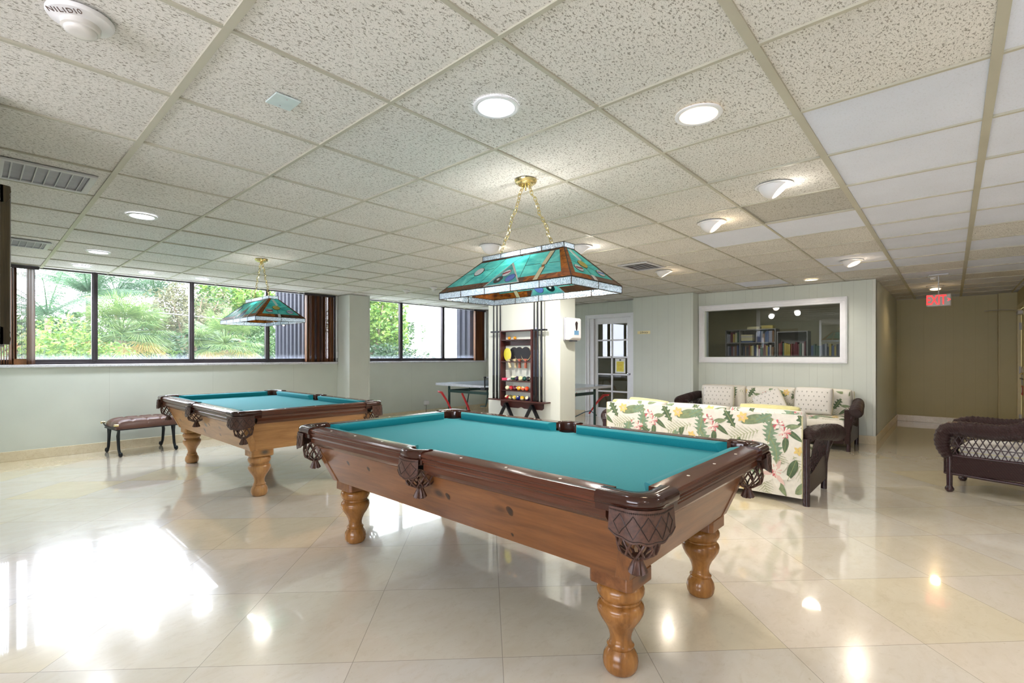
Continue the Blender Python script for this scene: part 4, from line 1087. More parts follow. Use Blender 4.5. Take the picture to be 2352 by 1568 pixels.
tag(MB().sphere((RX-.06,3.705,1.582), .014, 14, 8).build('chalk_cube', plain('pale_lilac_chalk', (206,204,230), .5), smooth=180), 'small pale chalk on top of the right cue holder', 'chalk')
# paddles
def paddle(y, z, roll, rub, han, label, lean=0, x=RX-.05, yaw=0):
    t = thing('ping_pong_paddle', label, 'ping pong paddle', (x, y, z), 0, 'ping pong paddles on the rack')
    t.rotation_euler = (roll, lean, yaw)
    def bl(a):
        r = .078 if sin(a) > -.3 else .078
        return (r*cos(a), .085+.083*sin(a)*(1 if sin(a) > 0 else 1.02))
    out = [bl(2*pi*i/40) for i in range(40)]
    MB().prism(out, -.0035, .0035, ax='x').build('blade', plain('plywood_blade', (214,184,136), .5), t)
    for s in (-1,1): MB().prism([(p*.985, .087+(q-.085)*.96+.002) for p, q in out], *sorted((s*.0036, s*.0056)), ax='x').build('rubber', rub, t)
    MB().prism([(-.030,.022),(-.013,-.005),(-.015,-.092),(.015,-.092),(.013,-.005),(.030,.022)], -.011, .011, ax='x').build('handle', han, t, bevel=.003)
blk = plain('black_rubber', (26,26,32), .6); yel = plain('yellow_rubber', (224,212,60), .5)
red_h = plain('red_wood_handle', (158,84,62), .4); pal = plain('pale_wood_handle', (206,190,150), .4)
paddle(4.140,1.190, radians(-20), yel, pal, 'yellow ping pong paddle leaning on the rack shelf', 0, RX-.070, radians(-14))
paddle(4.062,1.196, radians(-8), blk, pal, 'black ping pong paddle with pale handle, behind the yellow one', 0, RX-.040)
paddle(3.975,1.196, radians(-1), blk, red_h, 'black ping pong paddle with red-brown handle, middle of the black ones', 0, RX-.054)
paddle(3.862,1.196, radians(2), blk, red_h, 'black ping pong paddle with red-brown handle beside the right rack board', 0, RX-.068)
# triangle racks hanging from pegs
for y, lb in ((4.205,'black ball triangle hanging under the rack, left of two'),(3.780,'black ball triangle hanging under the rack, right of two')):
    a = thing('ball_triangle', lb, 'ball rack', (RX-.05,y,.650), 0, 'black ball triangles under the rack')
    A, B, C_ = V((0,0,.008)), V((0,.158,-.255)), V((0,-.158,-.255))
    mb = MB()
    for p, q in ((A,B),(B,C_),(C_,A)):
        d = (q-p).normalized(); n_ = V((0,-d.z,d.y)); 
        mb.add([p+n_*.009+V((s*.026,0,0)) if k else p-n_*.009+V((s*.026,0,0)) for s in (-1,1) for k in (0,1)] + [q+n_*.009+V((s*.026,0,0)) if k else q-n_*.009+V((s*.026,0,0)) for s in (-1,1) for k in (0,1)],
               [(0,1,3,2),(4,6,7,5),(0,4,5,1),(2,3,7,6),(0,2,6,4),(1,5,7,3)])
    mb.build('triangle_frame', M['black'], a, bevel=.002)
    MB().tube([(-.03,0,-.012),(.052,0,-.012)], .008).build('peg', M['black'], a)
# ---------------------------------------------------------------- fabrics and wicker
def fab(nm, rgb, v=.05): return plain(nm, rgb, .85, var=v, scale=30, bump=.25, bscale=300, Specular_IOR_Level=.2)
F_ = [fab('cream_floral_cloth',(232,227,216)), fab('leaf_green_print',(136,150,118),.2), fab('dark_leaf_print',(98,116,90),.2), fab('sage_fringed_leaf_print',(134,156,130),.15),
      fab('pale_fern_print',(178,182,146)), fab('pink_blossom_print',(206,112,116),.15), fab('blush_petal_print',(232,200,192)), fab('yellow_blossom_print',(230,202,130),.1),
      fab('olive_vein_print',(156,160,112)), fab('white_petal_print',(240,236,226))]
PW = [fab('white_pillow_cloth',(226,222,216),.02), fab('palm_motif_print',(96,104,88)), fab('cream_piping',(214,206,168))]
PY = fab('yellow_pillow_cloth',(216,208,150),.05)
def wicker(nm, rgb=(60,38,38), dirn=0):
    t = NT(nm); v = t.obj()
    w1 = t.n('ShaderNodeTexWave', wave_type='BANDS', bands_direction='Z'); t.l(v, w1.inputs[0]); w1.inputs['Scale'].default_value = 55; w1.inputs['Distortion'].default_value = .6
    w2 = t.n('ShaderNodeTexWave', wave_type='BANDS', bands_direction='DIAGONAL'); t.l(t.obj(rot=(0,0,.78)), w2.inputs[0]); w2.inputs['Scale'].default_value = 22
    h = t.math('MULTIPLY', w1.outputs['Fac'], t.math('ADD', t.math('MULTIPLY', w2.outputs['Fac'], .5), .5))
    c = lin(rgb); n = t.noise(v, 60, 3)
    col = t.ramp(h, [(0, tuple(x*.35 for x in c[:3])+(1,)), (.6, c), (1, tuple(min(1,x*1.7) for x in c[:3])+(1,))])
    col = t.mix(t.ramp(n, [(.70,0.0),(.76,.5)]), col, lin((128,96,84)))
    return t.done(t.pr(col, .28, 0, t.bump(h, .8, .006), Specular_IOR_Level=.4))
M['wick'] = wicker('dark_brown_wicker')
M['cane'] = plain('dark_glossy_cane', (48,26,30), .25, var=.25, scale=40, bump=.2)

# printed shapes: lists of polygon strips in metres (u right, v down), drawn by a projector
def leaf(cx, cy, ang, L, W, m=1, lobes=0, n=16, vein=8, bend=0):
    out = []; c, s = cos(ang), sin(ang)
    def P(a, b):
        b += bend*(a*a-.25)*L
        a = a*L
        return (cx+a*c-b*s, cy+a*s+b*c)
    if lobes: n = lobes*4
    pts = []
    for i in range(n+1):
        t = i/n; w = W/2*(sin(pi*min(1,t**.8))**.8)
        if lobes: w *= (1.15, .95, .55, .5)[(i) % 4] if 0 < i < n else 0
        pts.append((t-.5, w))
    for i in range(n):
        (a, w), (b, x) = pts[i], pts[i+1]
        sh = .05 if lobes else 0
        out.append(([P(a-sh*(w/W if W else 0),-w), P(b-sh*(x/W if W else 0),-x), P(b,0), P(a,0)], m, 0)); out.append(([P(a,0), P(b,0), P(b-sh*(x/W if W else 0),x), P(a-sh*(w/W if W else 0),w)], m, 0))
    for i in range(0, n): 
        (a, w), (b, x) = pts[i], pts[i+1]
        if vein is not None: out.append(([P(a,-W*.025), P(b,-W*.025), P(b,W*.025), P(a,W*.025)], vein, 1))
    return out
def fern(cx, cy, ang, L, W, m=4, n=9):
    out = []; c, s = cos(ang), sin(ang)
    def P(a, b): return (cx+a*c-b*s, cy+a*s+b*c)
    out.append(([P(-L/2,-.0015),P(L/2,-.0015),P(L/2,.0015),P(-L/2,.0015)], m, 0))
    for i in range(n):
        a = -L/2+L*(i+.3)/n; l = W/2*sin(pi*(i+.8)/(n+1))
        for sg in (-1,1):
            out.append(([P(a,0),P(a+.006,0),P(a+l*.75+.003,sg*l),P(a+l*.75,sg*l)], m, 0))
            out.append(([P(a+.006,0),P(a+.009,0),P(a+l*.5+.008,sg*l*.6),P(a+l*.5+.004,sg*l*.6)], m, 0))
    return out
def bloom(cx, cy, r, rnd, cols=(5,6,9)):
    out = []
    for k in range(26):
        a = rnd.uniform(0,2*pi); l = r*rnd.uniform(.35,1); w = r*.13; q = r*rnd.uniform(0,.35)
        c, s = cos(a), sin(a); m = cols[k % len(cols)]
        out.append(([(cx+q*c+w*s*.6, cy+q*s-w*c*.6),(cx+l*c+w*s, cy+l*s-w*c),(cx+(l+w)*c, cy+(l+w)*s),(cx+l*c-w*s, cy+l*s+w*c),(cx+q*c-w*s*.6, cy+q*s+w*c*.6)], m, k % 3))
    return out
def petals(cx, cy, r, n, m, a0=0, w=.42):
    out = []
    for k in range(n):
        a = a0+2*pi*k/n
        out += [(p, mm, lv) for p, mm, lv in leaf(cx+r*.55*cos(a), cy+r*.55*sin(a), a, r, r*w, m, 0, 8, None)]
    return out
def motif(rnd):
    o = []
    o += fern(.20,.20,radians(160),.26,.20); o += fern(.36,.60,radians(75),.24,.13,4,10); o += fern(.05,.45,radians(60),.24,.16); o += fern(.47,.37,radians(70),.2,.14)
    o += leaf(.31,.075,radians(-10),.28,.085,1,bend=.3); o += leaf(.075,.075,radians(60),.19,.085,2,5)
    o += leaf(.41,.16,radians(100),.22,.12,3,6); o += leaf(.425,.31,radians(75),.24,.11,3,6,bend=.5); o += leaf(.53,.26,radians(95),.14,.05,2)
    o += leaf(.355,.045,radians(150),.16,.09,3,5); o += leaf(.585,.10,radians(-12),.12,.045,1); o += leaf(.60,.175,radians(38),.16,.045,2)
    o += leaf(.27,.50,radians(190),.18,.10,3,5); o += leaf(.50,.63,radians(60),.16,.05,1); o += leaf(.10,.61,radians(-30),.22,.08,1,bend=.4); o += leaf(.58,.47,radians(110),.20,.07,2)
    o += petals(.45,.51,.13,6,9,.3); o += petals(.45,.51,.12,3,6,.9,.3); o += bloom(.45,.49,.055,rnd)
    o += bloom(.475,.085,.060,rnd); o += bloom(.525,.155,.052,rnd,(5,9,6))
    o += petals(.185,.05,.05,6,7,.2,.6); o += bloom(.185,.05,.022,rnd,(7,6)); o += petals(.20,.66,.045,6,7,.5,.6); o += petals(.03,.30,.04,5,7,.1,.6)
    o += bloom(.14,.44,.04,rnd)
    return o
MOT = []
for _k, (_p, _m, _lv) in enumerate(motif(random.Random(3))): MOT.append((_p, _m, _k/60.0+_lv))
def subdiv_poly(p, n):
    # split a quad into n x 1 strips so it can follow a curved cushion
    if len(p) != 4 or n < 2: return [p]
    out = []
    for i in range(n):
        f, g = i/n, (i+1)/n
        L = lambda a, b, t: (a[0]+(b[0]-a[0])*t, a[1]+(b[1]-a[1])*t)
        out.append([L(p[0],p[1],f), L(p[0],p[1],g), L(p[3],p[2],g), L(p[3],p[2],f)])
    return out
def print_on(mb, proj, u0, u1, v0, v1, shift=(0,0), rep=(.60,.74), scale=1.0, sub=1):
    """lay the printed floral repeat over the area; proj(u,v,lift) -> 3d"""
    i0 = fl((u0-shift[0])/(rep[0]*scale))-1; i1 = fl((u1-shift[0])/(rep[0]*scale))+1
    j0 = fl((v0-shift[1])/(rep[1]*scale))-1; j1 = fl((v1-shift[1])/(rep[1]*scale))+1
    for i in range(i0, i1+1):
        for j in range(j0, j1+1):
            ox, oy = shift[0]+i*rep[0]*scale, shift[1]+j*rep[1]*scale
            for poly, m, lv in MOT:
                q = [(ox+x*scale, oy+y*scale) for x, y in poly]
                xs = [a for a, b in q]; ys = [b for a, b in q]
                if max(xs) < u0 or min(xs) > u1 or max(ys) < v0 or min(ys) > v1: continue
                q = [(min(max(a,u0),u1), min(max(b,v0),v1)) for a, b in q]
                for qq in subdiv_poly(q, sub):
                    mb.add([proj(a, b, .0008+.00016*lv) for a, b in qq], [tuple(range(len(qq)))], m)
def box_cushion(w, h, d, pu=.14, n=26):
    """soft box in local coords: u across (w), v along height (h), thickness d; returns surface f(u,v,side)"""
    def f(u, v, side=1, lift=0):     # u,v in metres from centre
        a, b = max(-1,min(1,2*u/w)), max(-1,min(1,2*v/h))
        t = d/2*((1-abs(a)**9)*(1-abs(b)**7))**.32*(1+pu*(1-a*a)*(1-b*b))
        k = 1-.035*(abs(a*b))**3
        return (u*k, side*(t+lift), v*k)
    return f
def make_cushion(name, mats, w, h, d, Mx, parent=None, floral=False, shift=(0,0), pipe=None, both=False, pu=.14, motifs=False, scale=1.0):
    f = box_cushion(w, h, d, pu); mb = MB(); N = 24
    warp = lambda t: (t*2-1) if False else sin((t-.5)*pi)*.5*1.0
    for s in (1,-1):
        mb.grid(lambda u, v: f(warp(u)*w, warp(v)*h, s), N, N, 0, Mx)
    if floral:
        for s in ((1,-1) if both else (1,)):
            print_on(mb, lambda a, b, l: Mx @ V(f(a, -b, s, l+.0012)), -w/2*.96, w/2*.96, -h/2*.95, h/2*.95, shift, scale=scale, sub=2)
    if motifs:
        for j in range(7):
            for i in range(8):
                u = -w/2+.05+(i+.5*(j%2))*.062; v = -h/2+.05+j*.062
                if abs(u) > w/2-.03 or abs(v) > h/2-.03: continue
                P = lambda a, b: Mx @ V(f(u+a, v+b, 1, .002))
                mb.add([P(-.0018,-.011),P(.0018,-.011),P(.0014,.004),P(-.0014,.004)], [(0,1,2,3)], 1)
                for a in (-70,-35,0,35,70):
                    c, s_ = sin(radians(a)), cos(radians(a)); mb.add([P(-.0022*s_-.0008,.004+.002*c),P(.0022*s_+.0008,.004-.002*c),P(.013*c,.005+.010*s_-.004*abs(c))], [(0,1,2)], 1)
    o = mb.build(name, mats, parent, smooth=60)
    if pipe is not None:
        path = []
        per = [(a,1) for a in [-.98+.07*i for i in range(28)]] + [(1,-b) for b in [-.98+.07*i for i in range(28)]] + [(-a,-1) for a in [-.98+.07*i for i in range(28)]] + [(-1,b) for b in [-.98+.07*i for i in range(28)]]
        for a, b in per: path.append(Mx @ V(f(a*w/2*.995, b*h/2*.995, 1)).__copy__() if False else Mx @ V((a*w/2*(1-.035*abs(a*b)**3), 0, b*h/2*(1-.035*abs(a*b)**3))))
        MB().tube(path, .006, 6, closed=True).build('piping', pipe, o if parent is None else o, smooth=60)
    return o
def ribbed(mb, path, r, step=.016, amp=.006, sx=1.0, m=0):
    """tube along a path with woven rib rings"""
    pts = [V(p) for p in path]; dense = []; rr = []
    # catmull-rom
    def cr(p0,p1,p2,p3,t): return .5*((2*p1)+(-p0+p2)*t+(2*p0-5*p1+4*p2-p3)*t*t+(-p0+3*p1-3*p2+p3)*t**3)
    s = 0
    for i in range(len(pts)-1):
        p0, p1, p2, p3 = pts[max(i-1,0)], pts[i], pts[i+1], pts[min(i+2,len(pts)-1)]
        n = max(2, int((p2-p1).length/(step/4)))
        for k in range(n): 
            q = cr(p0,p1,p2,p3,k/n)
            if dense: s += (q-dense[-1]).length
            dense.append(q); ra = (r[i]+(r[i+1]-r[i])*k/n) if hasattr(r,'__len__') else r
            rr.append(ra - amp*abs(cos(pi*s/step)))
    dense.append(pts[-1]); rr.append((r[-1] if hasattr(r,'__len__') else r)*.9)
    mb.tube(dense, rr, 18, m, sx=sx)

def sofa(loc, rz, hp, nb, label, shift, floral_back=True, grp='floral wicker sofas'):
    t = thing('wicker_sofa', label, 'sofa', loc, rz, grp)
    # rear panel, upholstered
    mb = MB().box(-.012,.03,-hp,hp,.055,.752)
    print_on(mb, lambda a, b, l: (-.012-l, hp-a, .752-b), 0, 2*hp, 0, .697, (2*hp-.655-.6*2+shift, .0))
    mb.build('back_panel', F_, t)
    MB().tube([(-.008,-hp,.06),(-.008,-hp,.745)], .007, 6).tube([(-.008,hp,.06),(-.008,hp,.745)], .007, 6).build('back_welt', PW[2], t)
    MB().box(.02,.76,-hp+.01,hp-.01,.13,.27).build('seat_frame', M['wick'], t, bevel=.01)
    MB().box(.755,.77,-hp+.02,hp-.02,.09,.28).build('front_apron', M['wick'], t, bevel=.005)
    w = 2*hp/nb
    for k in range(nb):
        y = -hp+w*(k+.5)
        Mx = Matrix.Translation((.125, y, .585)) @ Matrix.Rotation(radians(8),4,'Y') @ Matrix.Rotation(-pi/2,4,'Z')
        make_cushion('back_cushion', F_, w*1.0, .39, .23, Mx, t, True, (.17*k+shift-.2,-.30+.11*k), both=True)
        Mx = Matrix.Translation((.43, y, .345)) @ Matrix.Rotation(-pi/2,4,'Z') @ Matrix.Rotation(pi/2,4,'X') @ Matrix.Diagonal((1,1,1,1))
        make_cushion('seat_cushion', F_, w*.995, .66, .15, Mx, t, True, (.1*k,.07*k), pu=.1, both=True)
    for s in (-1,1):
        y0 = hp+.03
        arm = MB()
        path = [(.0,s*(y0-.005),.575),(.10,s*(y0+.03),.600),(.35,s*(y0+.06),.582),(.60,s*(y0+.075),.556),(.80,s*(y0+.09),.530),(.845,s*(y0+.09),.515)]
        ribbed(arm, path, [.052,.064,.072,.078,.082,.06], .018, .004)
        a = arm.build('arm_roll', M['wick'], t, smooth=70)
        p = MB(); p.tube([(0,s*y0,0),(0,s*y0,.56)], .027, 14); p.build('rear_post', M['cane'], t, smooth=60)
        p = MB(); p.tube([(.74,s*(y0),0),(.75,s*(y0+.005),.25),(.77,s*(y0+.04),.5)], .026, 14); p.build('front_post', M['cane'], t, smooth=60)
        # curved woven front of the arm
        fr = MB(); fr.loft([[(.79,s*(y0-.04),z),(.79,s*(y0+.02+.10*max(0,(z-.25)/.3)**1.6),z),(.75,s*(y0+.02+.10*max(0,(z-.25)/.3)**1.6),z),(.75,s*(y0-.04),z)] for z in [.10,.2,.3,.38,.45,.5,.55]])
        fr.build('arm_front', M['wick'], t, smooth=40, bevel=.004)
        sd = MB(); yy = s*(y0+.012)
        prof = [(.02,.10),(.74,.10),(.74,.36),(.55,.335),(.35,.30),(.15,.265),(.02,.255)]
        sd.prism(prof, *sorted((yy-.008, yy+.008)), ax='y'); sd.build('side_weave', M['wick'], t)
        la = MB(); 
        for k in range(17):
            x = -.10+.055*k
            for dx, cv in ((.22,.06),(-.20,-.05)):
                pts = []
                for j in range(7):
                    u = j/6; X = x+dx*u+cv*sin(pi*u); Z = .25+.31*u
                    if X < .02 or X > .745: continue
                    pts.append((X, s*(y0+.012+.05*u*u), Z))
                if len(pts) > 1: la.tube(pts, .0055, 5)
        la.build('side_lattice', M['cane'], t, smooth=60)
    return t
S1 = sofa((4.665,1.865,0), 0, .935, 3, 'floral wicker sofa seen from behind, its printed back toward the near pool table', 0)
S2 = sofa((8.43,2.085,0), pi, 1.05, 3, 'floral wicker sofa against the library wall, facing the room', .2)
def pillow(x, y, z, w, h, d, yaw, lean, label, mats=PW, motifs=True, roll=0, grp=None):
    t = thing('throw_pillow', label, 'pillow', (x,y,z), 0, grp)
    t.rotation_euler = (0,0,yaw)
    Mx = Matrix.Translation((0,0,h/2)) @ Matrix.Rotation(lean,4,'X') @ Matrix.Rotation(roll,4,'Y')
    make_cushion('cover', mats, w, h, d, Mx, t, pipe=mats[2] if len(mats) > 2 else mats[0], motifs=motifs, pu=.55, both=False)
    return t
# on the wall sofa (faces -x): pillow normal +y local -> rotate so +y points to -x
yw = pi/2
pillow(8.03,2.78,.425,.46,.36,.15, yw+.12, radians(14), 'white palm-print throw pillow at the left end of the wall sofa')
pillow(7.97,2.02,.385,.40,.34,.13, yw-.1, radians(24), 'white palm-print throw pillow slumped low in the middle of the wall sofa', roll=.5)
pillow(8.02,1.46,.425,.47,.38,.16, yw-.06, radians(13), 'white palm-print throw pillow at the right end of the wall sofa')
pillow(5.03,2.49,.405,.46,.375,.14, -pi/2, radians(10), 'yellow piped pillow peeking over the left end of the near sofa back', [PY, PY, PW[2]], False, roll=.06)
pillow(5.03,1.27,.41,.52,.385,.15, -pi/2, radians(10), 'yellow piped pillow peeking over the right part of the near sofa back', [PY, PY, PW[2]], False)

# ---------------------------------------------------------------- wicker chaise at the right edge
def chaise():
    # local x = length away from the foot (world about -y), local y = depth
    t = thing('wicker_chaise', 'dark wicker chaise with lattice side and pale seat cushion, cut off at the right edge', 'chaise', (6.06,.045,0), radians(-90-9), None)
    DW = .62; L = 1.55
    mb = MB()
    for s, y in ((0, 0.0), (1, DW)):
        a = MB()
        path = [(.02,y,.32),(-.015,y,.40),(-.022,y,.48),(.01,y,.56),(.09,y,.585),(.20,y,.585),(.34,y,.580),(.46,y,.598),(.58,y,.66),(.74,y,.79),(.95,y,.92),(1.25,y,.97),(1.5,y,.93)]
        ribbed(a, path, [.045,.058,.066,.070,.074,.075,.076,.078,.08,.08,.08,.075,.06], .034, .008)
        a.build('arm_roll', M['wick'], t, smooth=75)
        MB().box(.0,L,y-.012,y+.012,.175,.335).build('side_weave', M['wick'], t, bevel=.004)
        b = MB().tube([(0,y,.335),(L,y,.335)], .013, 10).tube([(0,y,.172),(.3,y,.160),(.75,y,.150),(1.2,y,.160),(L,y,.172)], .014, 10)
        b.build('side_rail', M['cane'], t, smooth=60)
        lt = MB()
        for k in range(-4, 34):
            for dx in (.115,-.115):
                x0 = k*.046; p0, p1 = (x0,.335), (x0+dx,.335+.24)
                pts = []
                for j in range(9):
                    u = j/8; X = p0[0]+(p1[0]-p0[0])*u; Z = p0[1]+(p1[1]-p0[1])*u
                    if X < .02 or X > L or Z > .56: continue
                    pts.append((X, y, Z))
                if len(pts) > 1: lt.tube(pts, .0045, 5)
        lt.tube([(0.02,y,.425),(L,y,.425)], .005, 6)
        lt.build('side_lattice', M['cane'], t, smooth=60)
        for x in (.03, L-.03):
            lg = MB().lathe([(.001,0),(.022,.002),(.034,.018),(.034,.034),(.024,.05),(.022,.06),(.025,.30),(.028,.34)], 18, (x,y,0))
            lg.build('leg', M['cane'], t, smooth=40)
    MB().box(-.012,.012,0,DW,.175,.335).build('foot_weave', M['wick'], t, bevel=.004)
    MB().tube([(0,0,.335),(0,DW,.335)], .013, 10).tube([(0,0,.172),(0,DW,.172)], .013, 10).build('foot_rail', M['cane'], t, smooth=60)
    MB().box(.01,L-.01,.01,DW-.01,.26,.30).build('deck', M['wick'], t)
    bk = MB().box(L-.02,L+.03,.0,DW,.17,.95); bk.build('backrest_weave', M['wick'], t, bevel=.01)
    Mx = Matrix.Translation((L/2+.02, DW/2, .375)) @ Matrix.Rotation(pi/2,4,'X') @ Matrix.Rotation(0,4,'Y')
    c = make_cushion('seat_cushion', PW, L-.10, DW-.07, .155, Mx, t, pu=.08, pipe=PW[2])
    # palm motifs on its visible side
    m2 = MB()
    for i in range(22):
        x = .09+i*.062; z = .345+.045*((i*2) % 3)/2
        m2.add([(x-.002,.026,z-.012),(x+.002,.026,z-.012),(x+.0015,.024,z+.004),(x-.0015,.024,z+.004)], [(0,1,2,3)])
        for a in (-70,-35,0,35,70): m2.add([(x-.001,.024,z+.004),(x+.001,.024,z+.004),(x+.012*sin(radians(a)),.023,z+.004+.010*cos(radians(a))-.004*abs(sin(radians(a))))], [(0,1,2)])
    m2.build('palm_print', PW[1], c)
    return t
CH = chaise()
ca = Matrix.Translation((6.06,.045,0)) @ Matrix.Rotation(radians(-99),4,'Z')
p = ca @ V((.66,.30,.47))
pillow(p.x, p.y, p.z, .44,.40,.15, radians(-99)+pi/2, radians(50), 'white palm-print pillow on the chaise at the right edge')
# ---------------------------------------------------------------- outdoors
GZ = -1.2
def leafmat(nm, a, b, tr=.35):
    t = NT(nm)
    oi = t.n('ShaderNodeNewGeometry')
    col = t.ramp(oi.outputs['Random Per Island'], [(0, lin(a)), (1, lin(b))])
    p = t.pr(col, .5); tl = t.n('ShaderNodeBsdfTranslucent'); t.l(col, tl.inputs[0])
    mx = t.n('ShaderNodeMixShader'); mx.inputs[0].default_value = tr; t.l(p, mx.inputs[1]); t.l(tl.outputs[0], mx.inputs[2])
    return t.done(mx.outputs[0])
LM = dict(bright=leafmat('bright_hedge_leaves',(70,112,44),(146,168,80)), mid=leafmat('mid_green_leaves',(38,72,38),(96,126,66)), dark=leafmat('deep_green_leaves',(26,50,32),(64,92,52)),
          palm=leafmat('coconut_palm_leaflets',(62,96,72),(112,140,104)), fan=leafmat('fan_palm_blades',(74,106,56),(136,156,92)), olive=leafmat('grey_olive_foliage',(80,84,58),(134,130,94)),
          dry=leafmat('dry_palm_blades',(186,150,80),(222,190,120)), flower=leafmat('salmon_blossoms',(226,120,80),(236,160,110)))
M['bark'] = plain('grey_brown_bark', (120,104,84), .9, var=.25, scale=8, bump=.5, bscale=30)
gr = MB().box(-60,90,8.6,120,GZ-.1,GZ)
struct(gr.build('ground', plain('grass_ground', (86,110,62), .9, var=.3, scale=1.5)))
struct(MB().box(-12,24,8.53,10.9,GZ,GZ+.5).build('bounce_strip', plain('pale_bounce_paving', (244,242,240), .8, var=.03)))  # unseen pale strip, added to bounce daylight up onto the ceiling
sun = light('sun', 'SUN', (0,-20,30), SUNP, (1,.97,.92), None, rot=(0,radians(42),radians(-15)), angle=radians(8))
def leafcloud(mb, rnd, c, rad, n, size, m=0, clumps=14, flat=.8):
    cl = []
    for k in range(clumps):
        th = rnd.uniform(0, 2*pi); u = rnd.uniform(-.75, 1); r = rnd.uniform(.45, .95)
        q = sqrt(1-u*u)
        cl.append((c[0]+rad[0]*r*q*cos(th), c[1]+rad[1]*r*q*sin(th), c[2]+rad[2]*r*u, rnd.uniform(.28,.5)))
    cl.append((c[0], c[1], c[2], .6))
    for _ in range(n):
        k = cl[rnd.randrange(len(cl))]
        d = V((rnd.gauss(0,1), rnd.gauss(0,1), rnd.gauss(0,1))).normalized()*rnd.uniform(.75,1.05)*k[3]
        p = V((k[0]+d.x*rad[0], k[1]+d.y*rad[1], k[2]+d.z*rad[2]))
        a = V((rnd.uniform(-1,1), rnd.uniform(-1,1), rnd.uniform(-.7,.5))).normalized()*size*rnd.uniform(.6,1.3)
        b = a.cross(V((rnd.uniform(-1,1), rnd.uniform(-1,1), rnd.uniform(-1,1)))).normalized()*size*.33
        mb.add([p-a*.5, p+b*.6, p+a*.5, p-b*.6], [(0,1,2,3)], m)
def tree(name, label, cat, c, rad, n, size, mats, trunk=.12, seed=1, clumps=14, flowers=0, grp=None):
    rnd = random.Random(seed)
    t = thing(name, label, cat, (c[0], c[1], GZ), 0, grp)
    mb = MB(); cz = c[2]-GZ
    leafcloud(mb, rnd, (0,0,cz), rad, n, size, 0, clumps)
    if flowers:
        for _ in range(flowers):
            a = rnd.uniform(0,2*pi); p = V((rad[0]*.8*cos(a), -rad[1]*rnd.uniform(.6,1), cz+rad[2]*rnd.uniform(-.3,.6)))
            for k in range(4):
                d = V((cos(k*1.57), 0, sin(k*1.57)))*.035
                mb.add([p, p+d+V((.012,0,.012)), p+d*1.2, p+d-V((.012,0,.012))], [(0,1,2,3)], 1)
    mb.build('foliage', mats, t)
    tr = MB()
    tr.tube([(0,0,0),(.05,0,cz*.5),(0,.04,cz)], [trunk,trunk*.8,trunk*.4], 10)
    for k in range(6):
        a = k*1.05+seed; tr.tube([(0,0,cz*.55+.04*k),(rad[0]*.35*cos(a),rad[1]*.35*sin(a),cz*.85),(rad[0]*.7*cos(a),rad[1]*.7*sin(a),cz+rad[2]*.35)], [trunk*.5,trunk*.3,trunk*.12], 6)
    tr.build('trunk', M['bark'], t, smooth=60)
    return t
def frond(mb, o, az, el, L, droop, rnd, m=0, leafl=.45, n=74):
    p = V(o); d = V((cos(az)*cos(el), sin(az)*cos(el), sin(el))); pts = [p.copy()]
    for i in range(n):
        p = p + d*(L/n); d = (d + V((0,0,-droop/n))).normalized(); pts.append(p.copy())
    mb.tube(pts[::3], [.018*(1-.8*i/len(pts[::3])) for i in range(len(pts[::3]))], 4, m)
    sd = V((-sin(az), cos(az), 0))
    for i in range(3, n+1):
        f = i/n; l = leafl*(sin(pi*min(1, f*.85+.12)))*rnd.uniform(.85,1.1)
        t_ = (pts[i]-pts[i-1]).normalized()
        for s in (-1,1):
            q = (sd*s*.80 + t_*.55 + V((0,0,-.38-rnd.uniform(0,.25)))).normalized()*l
            w = t_*.0065
            a = pts[i]; b_ = a+q*.55+V((0,0,-.02)); c_ = a+q+V((0,0,-.12*l/.45))
            mb.add([a-w, a+w, b_+w*.9, b_-w*.9], [(0,1,2,3)], m); mb.add([b_-w*.9, b_+w*.9, c_], [(0,1,2)], m)
def coco(label, c, L, seed, nf=22, group='coconut palms behind the hedge'):
    rnd = random.Random(seed); t = thing('coconut_palm', label, 'palm tree', (c[0], c[1], GZ), 0, group); cz = c[2]-GZ
    mb = MB()
    for k in range(nf):
        az = 2*pi*k/nf+rnd.uniform(-.2,.2); el = rnd.uniform(.2,1.45)
        frond(mb, (0,0,cz), az, el, L*rnd.uniform(.8,1.05), rnd.uniform(.8,1.5)*(.7+.3*(el > .9)), rnd, 0, .42*L/2.2)
    mb.build('fronds', LM['palm'], t)
    MB().tube([(.2,0,0),(.05,0,cz*.5),(0,0,cz-.12)], [.16,.11,.06], 10).build('trunk', M['bark'], t, smooth=60)
coco('coconut palm whose crown shows in the first pane from the left', (2.42,20,3.25), 2.1, 4)
coco('coconut palm with hazy crown just right of the second mullion', (3.42,22,3.35), 2.0, 8)
coco('tall coconut palm in the second pane, reaching the ceiling line', (4.35,21,3.35), 2.3, 15)
coco('low arching coconut palm at the far left of the first pane', (1.35,18,2.35), 1.9, 23, 11)
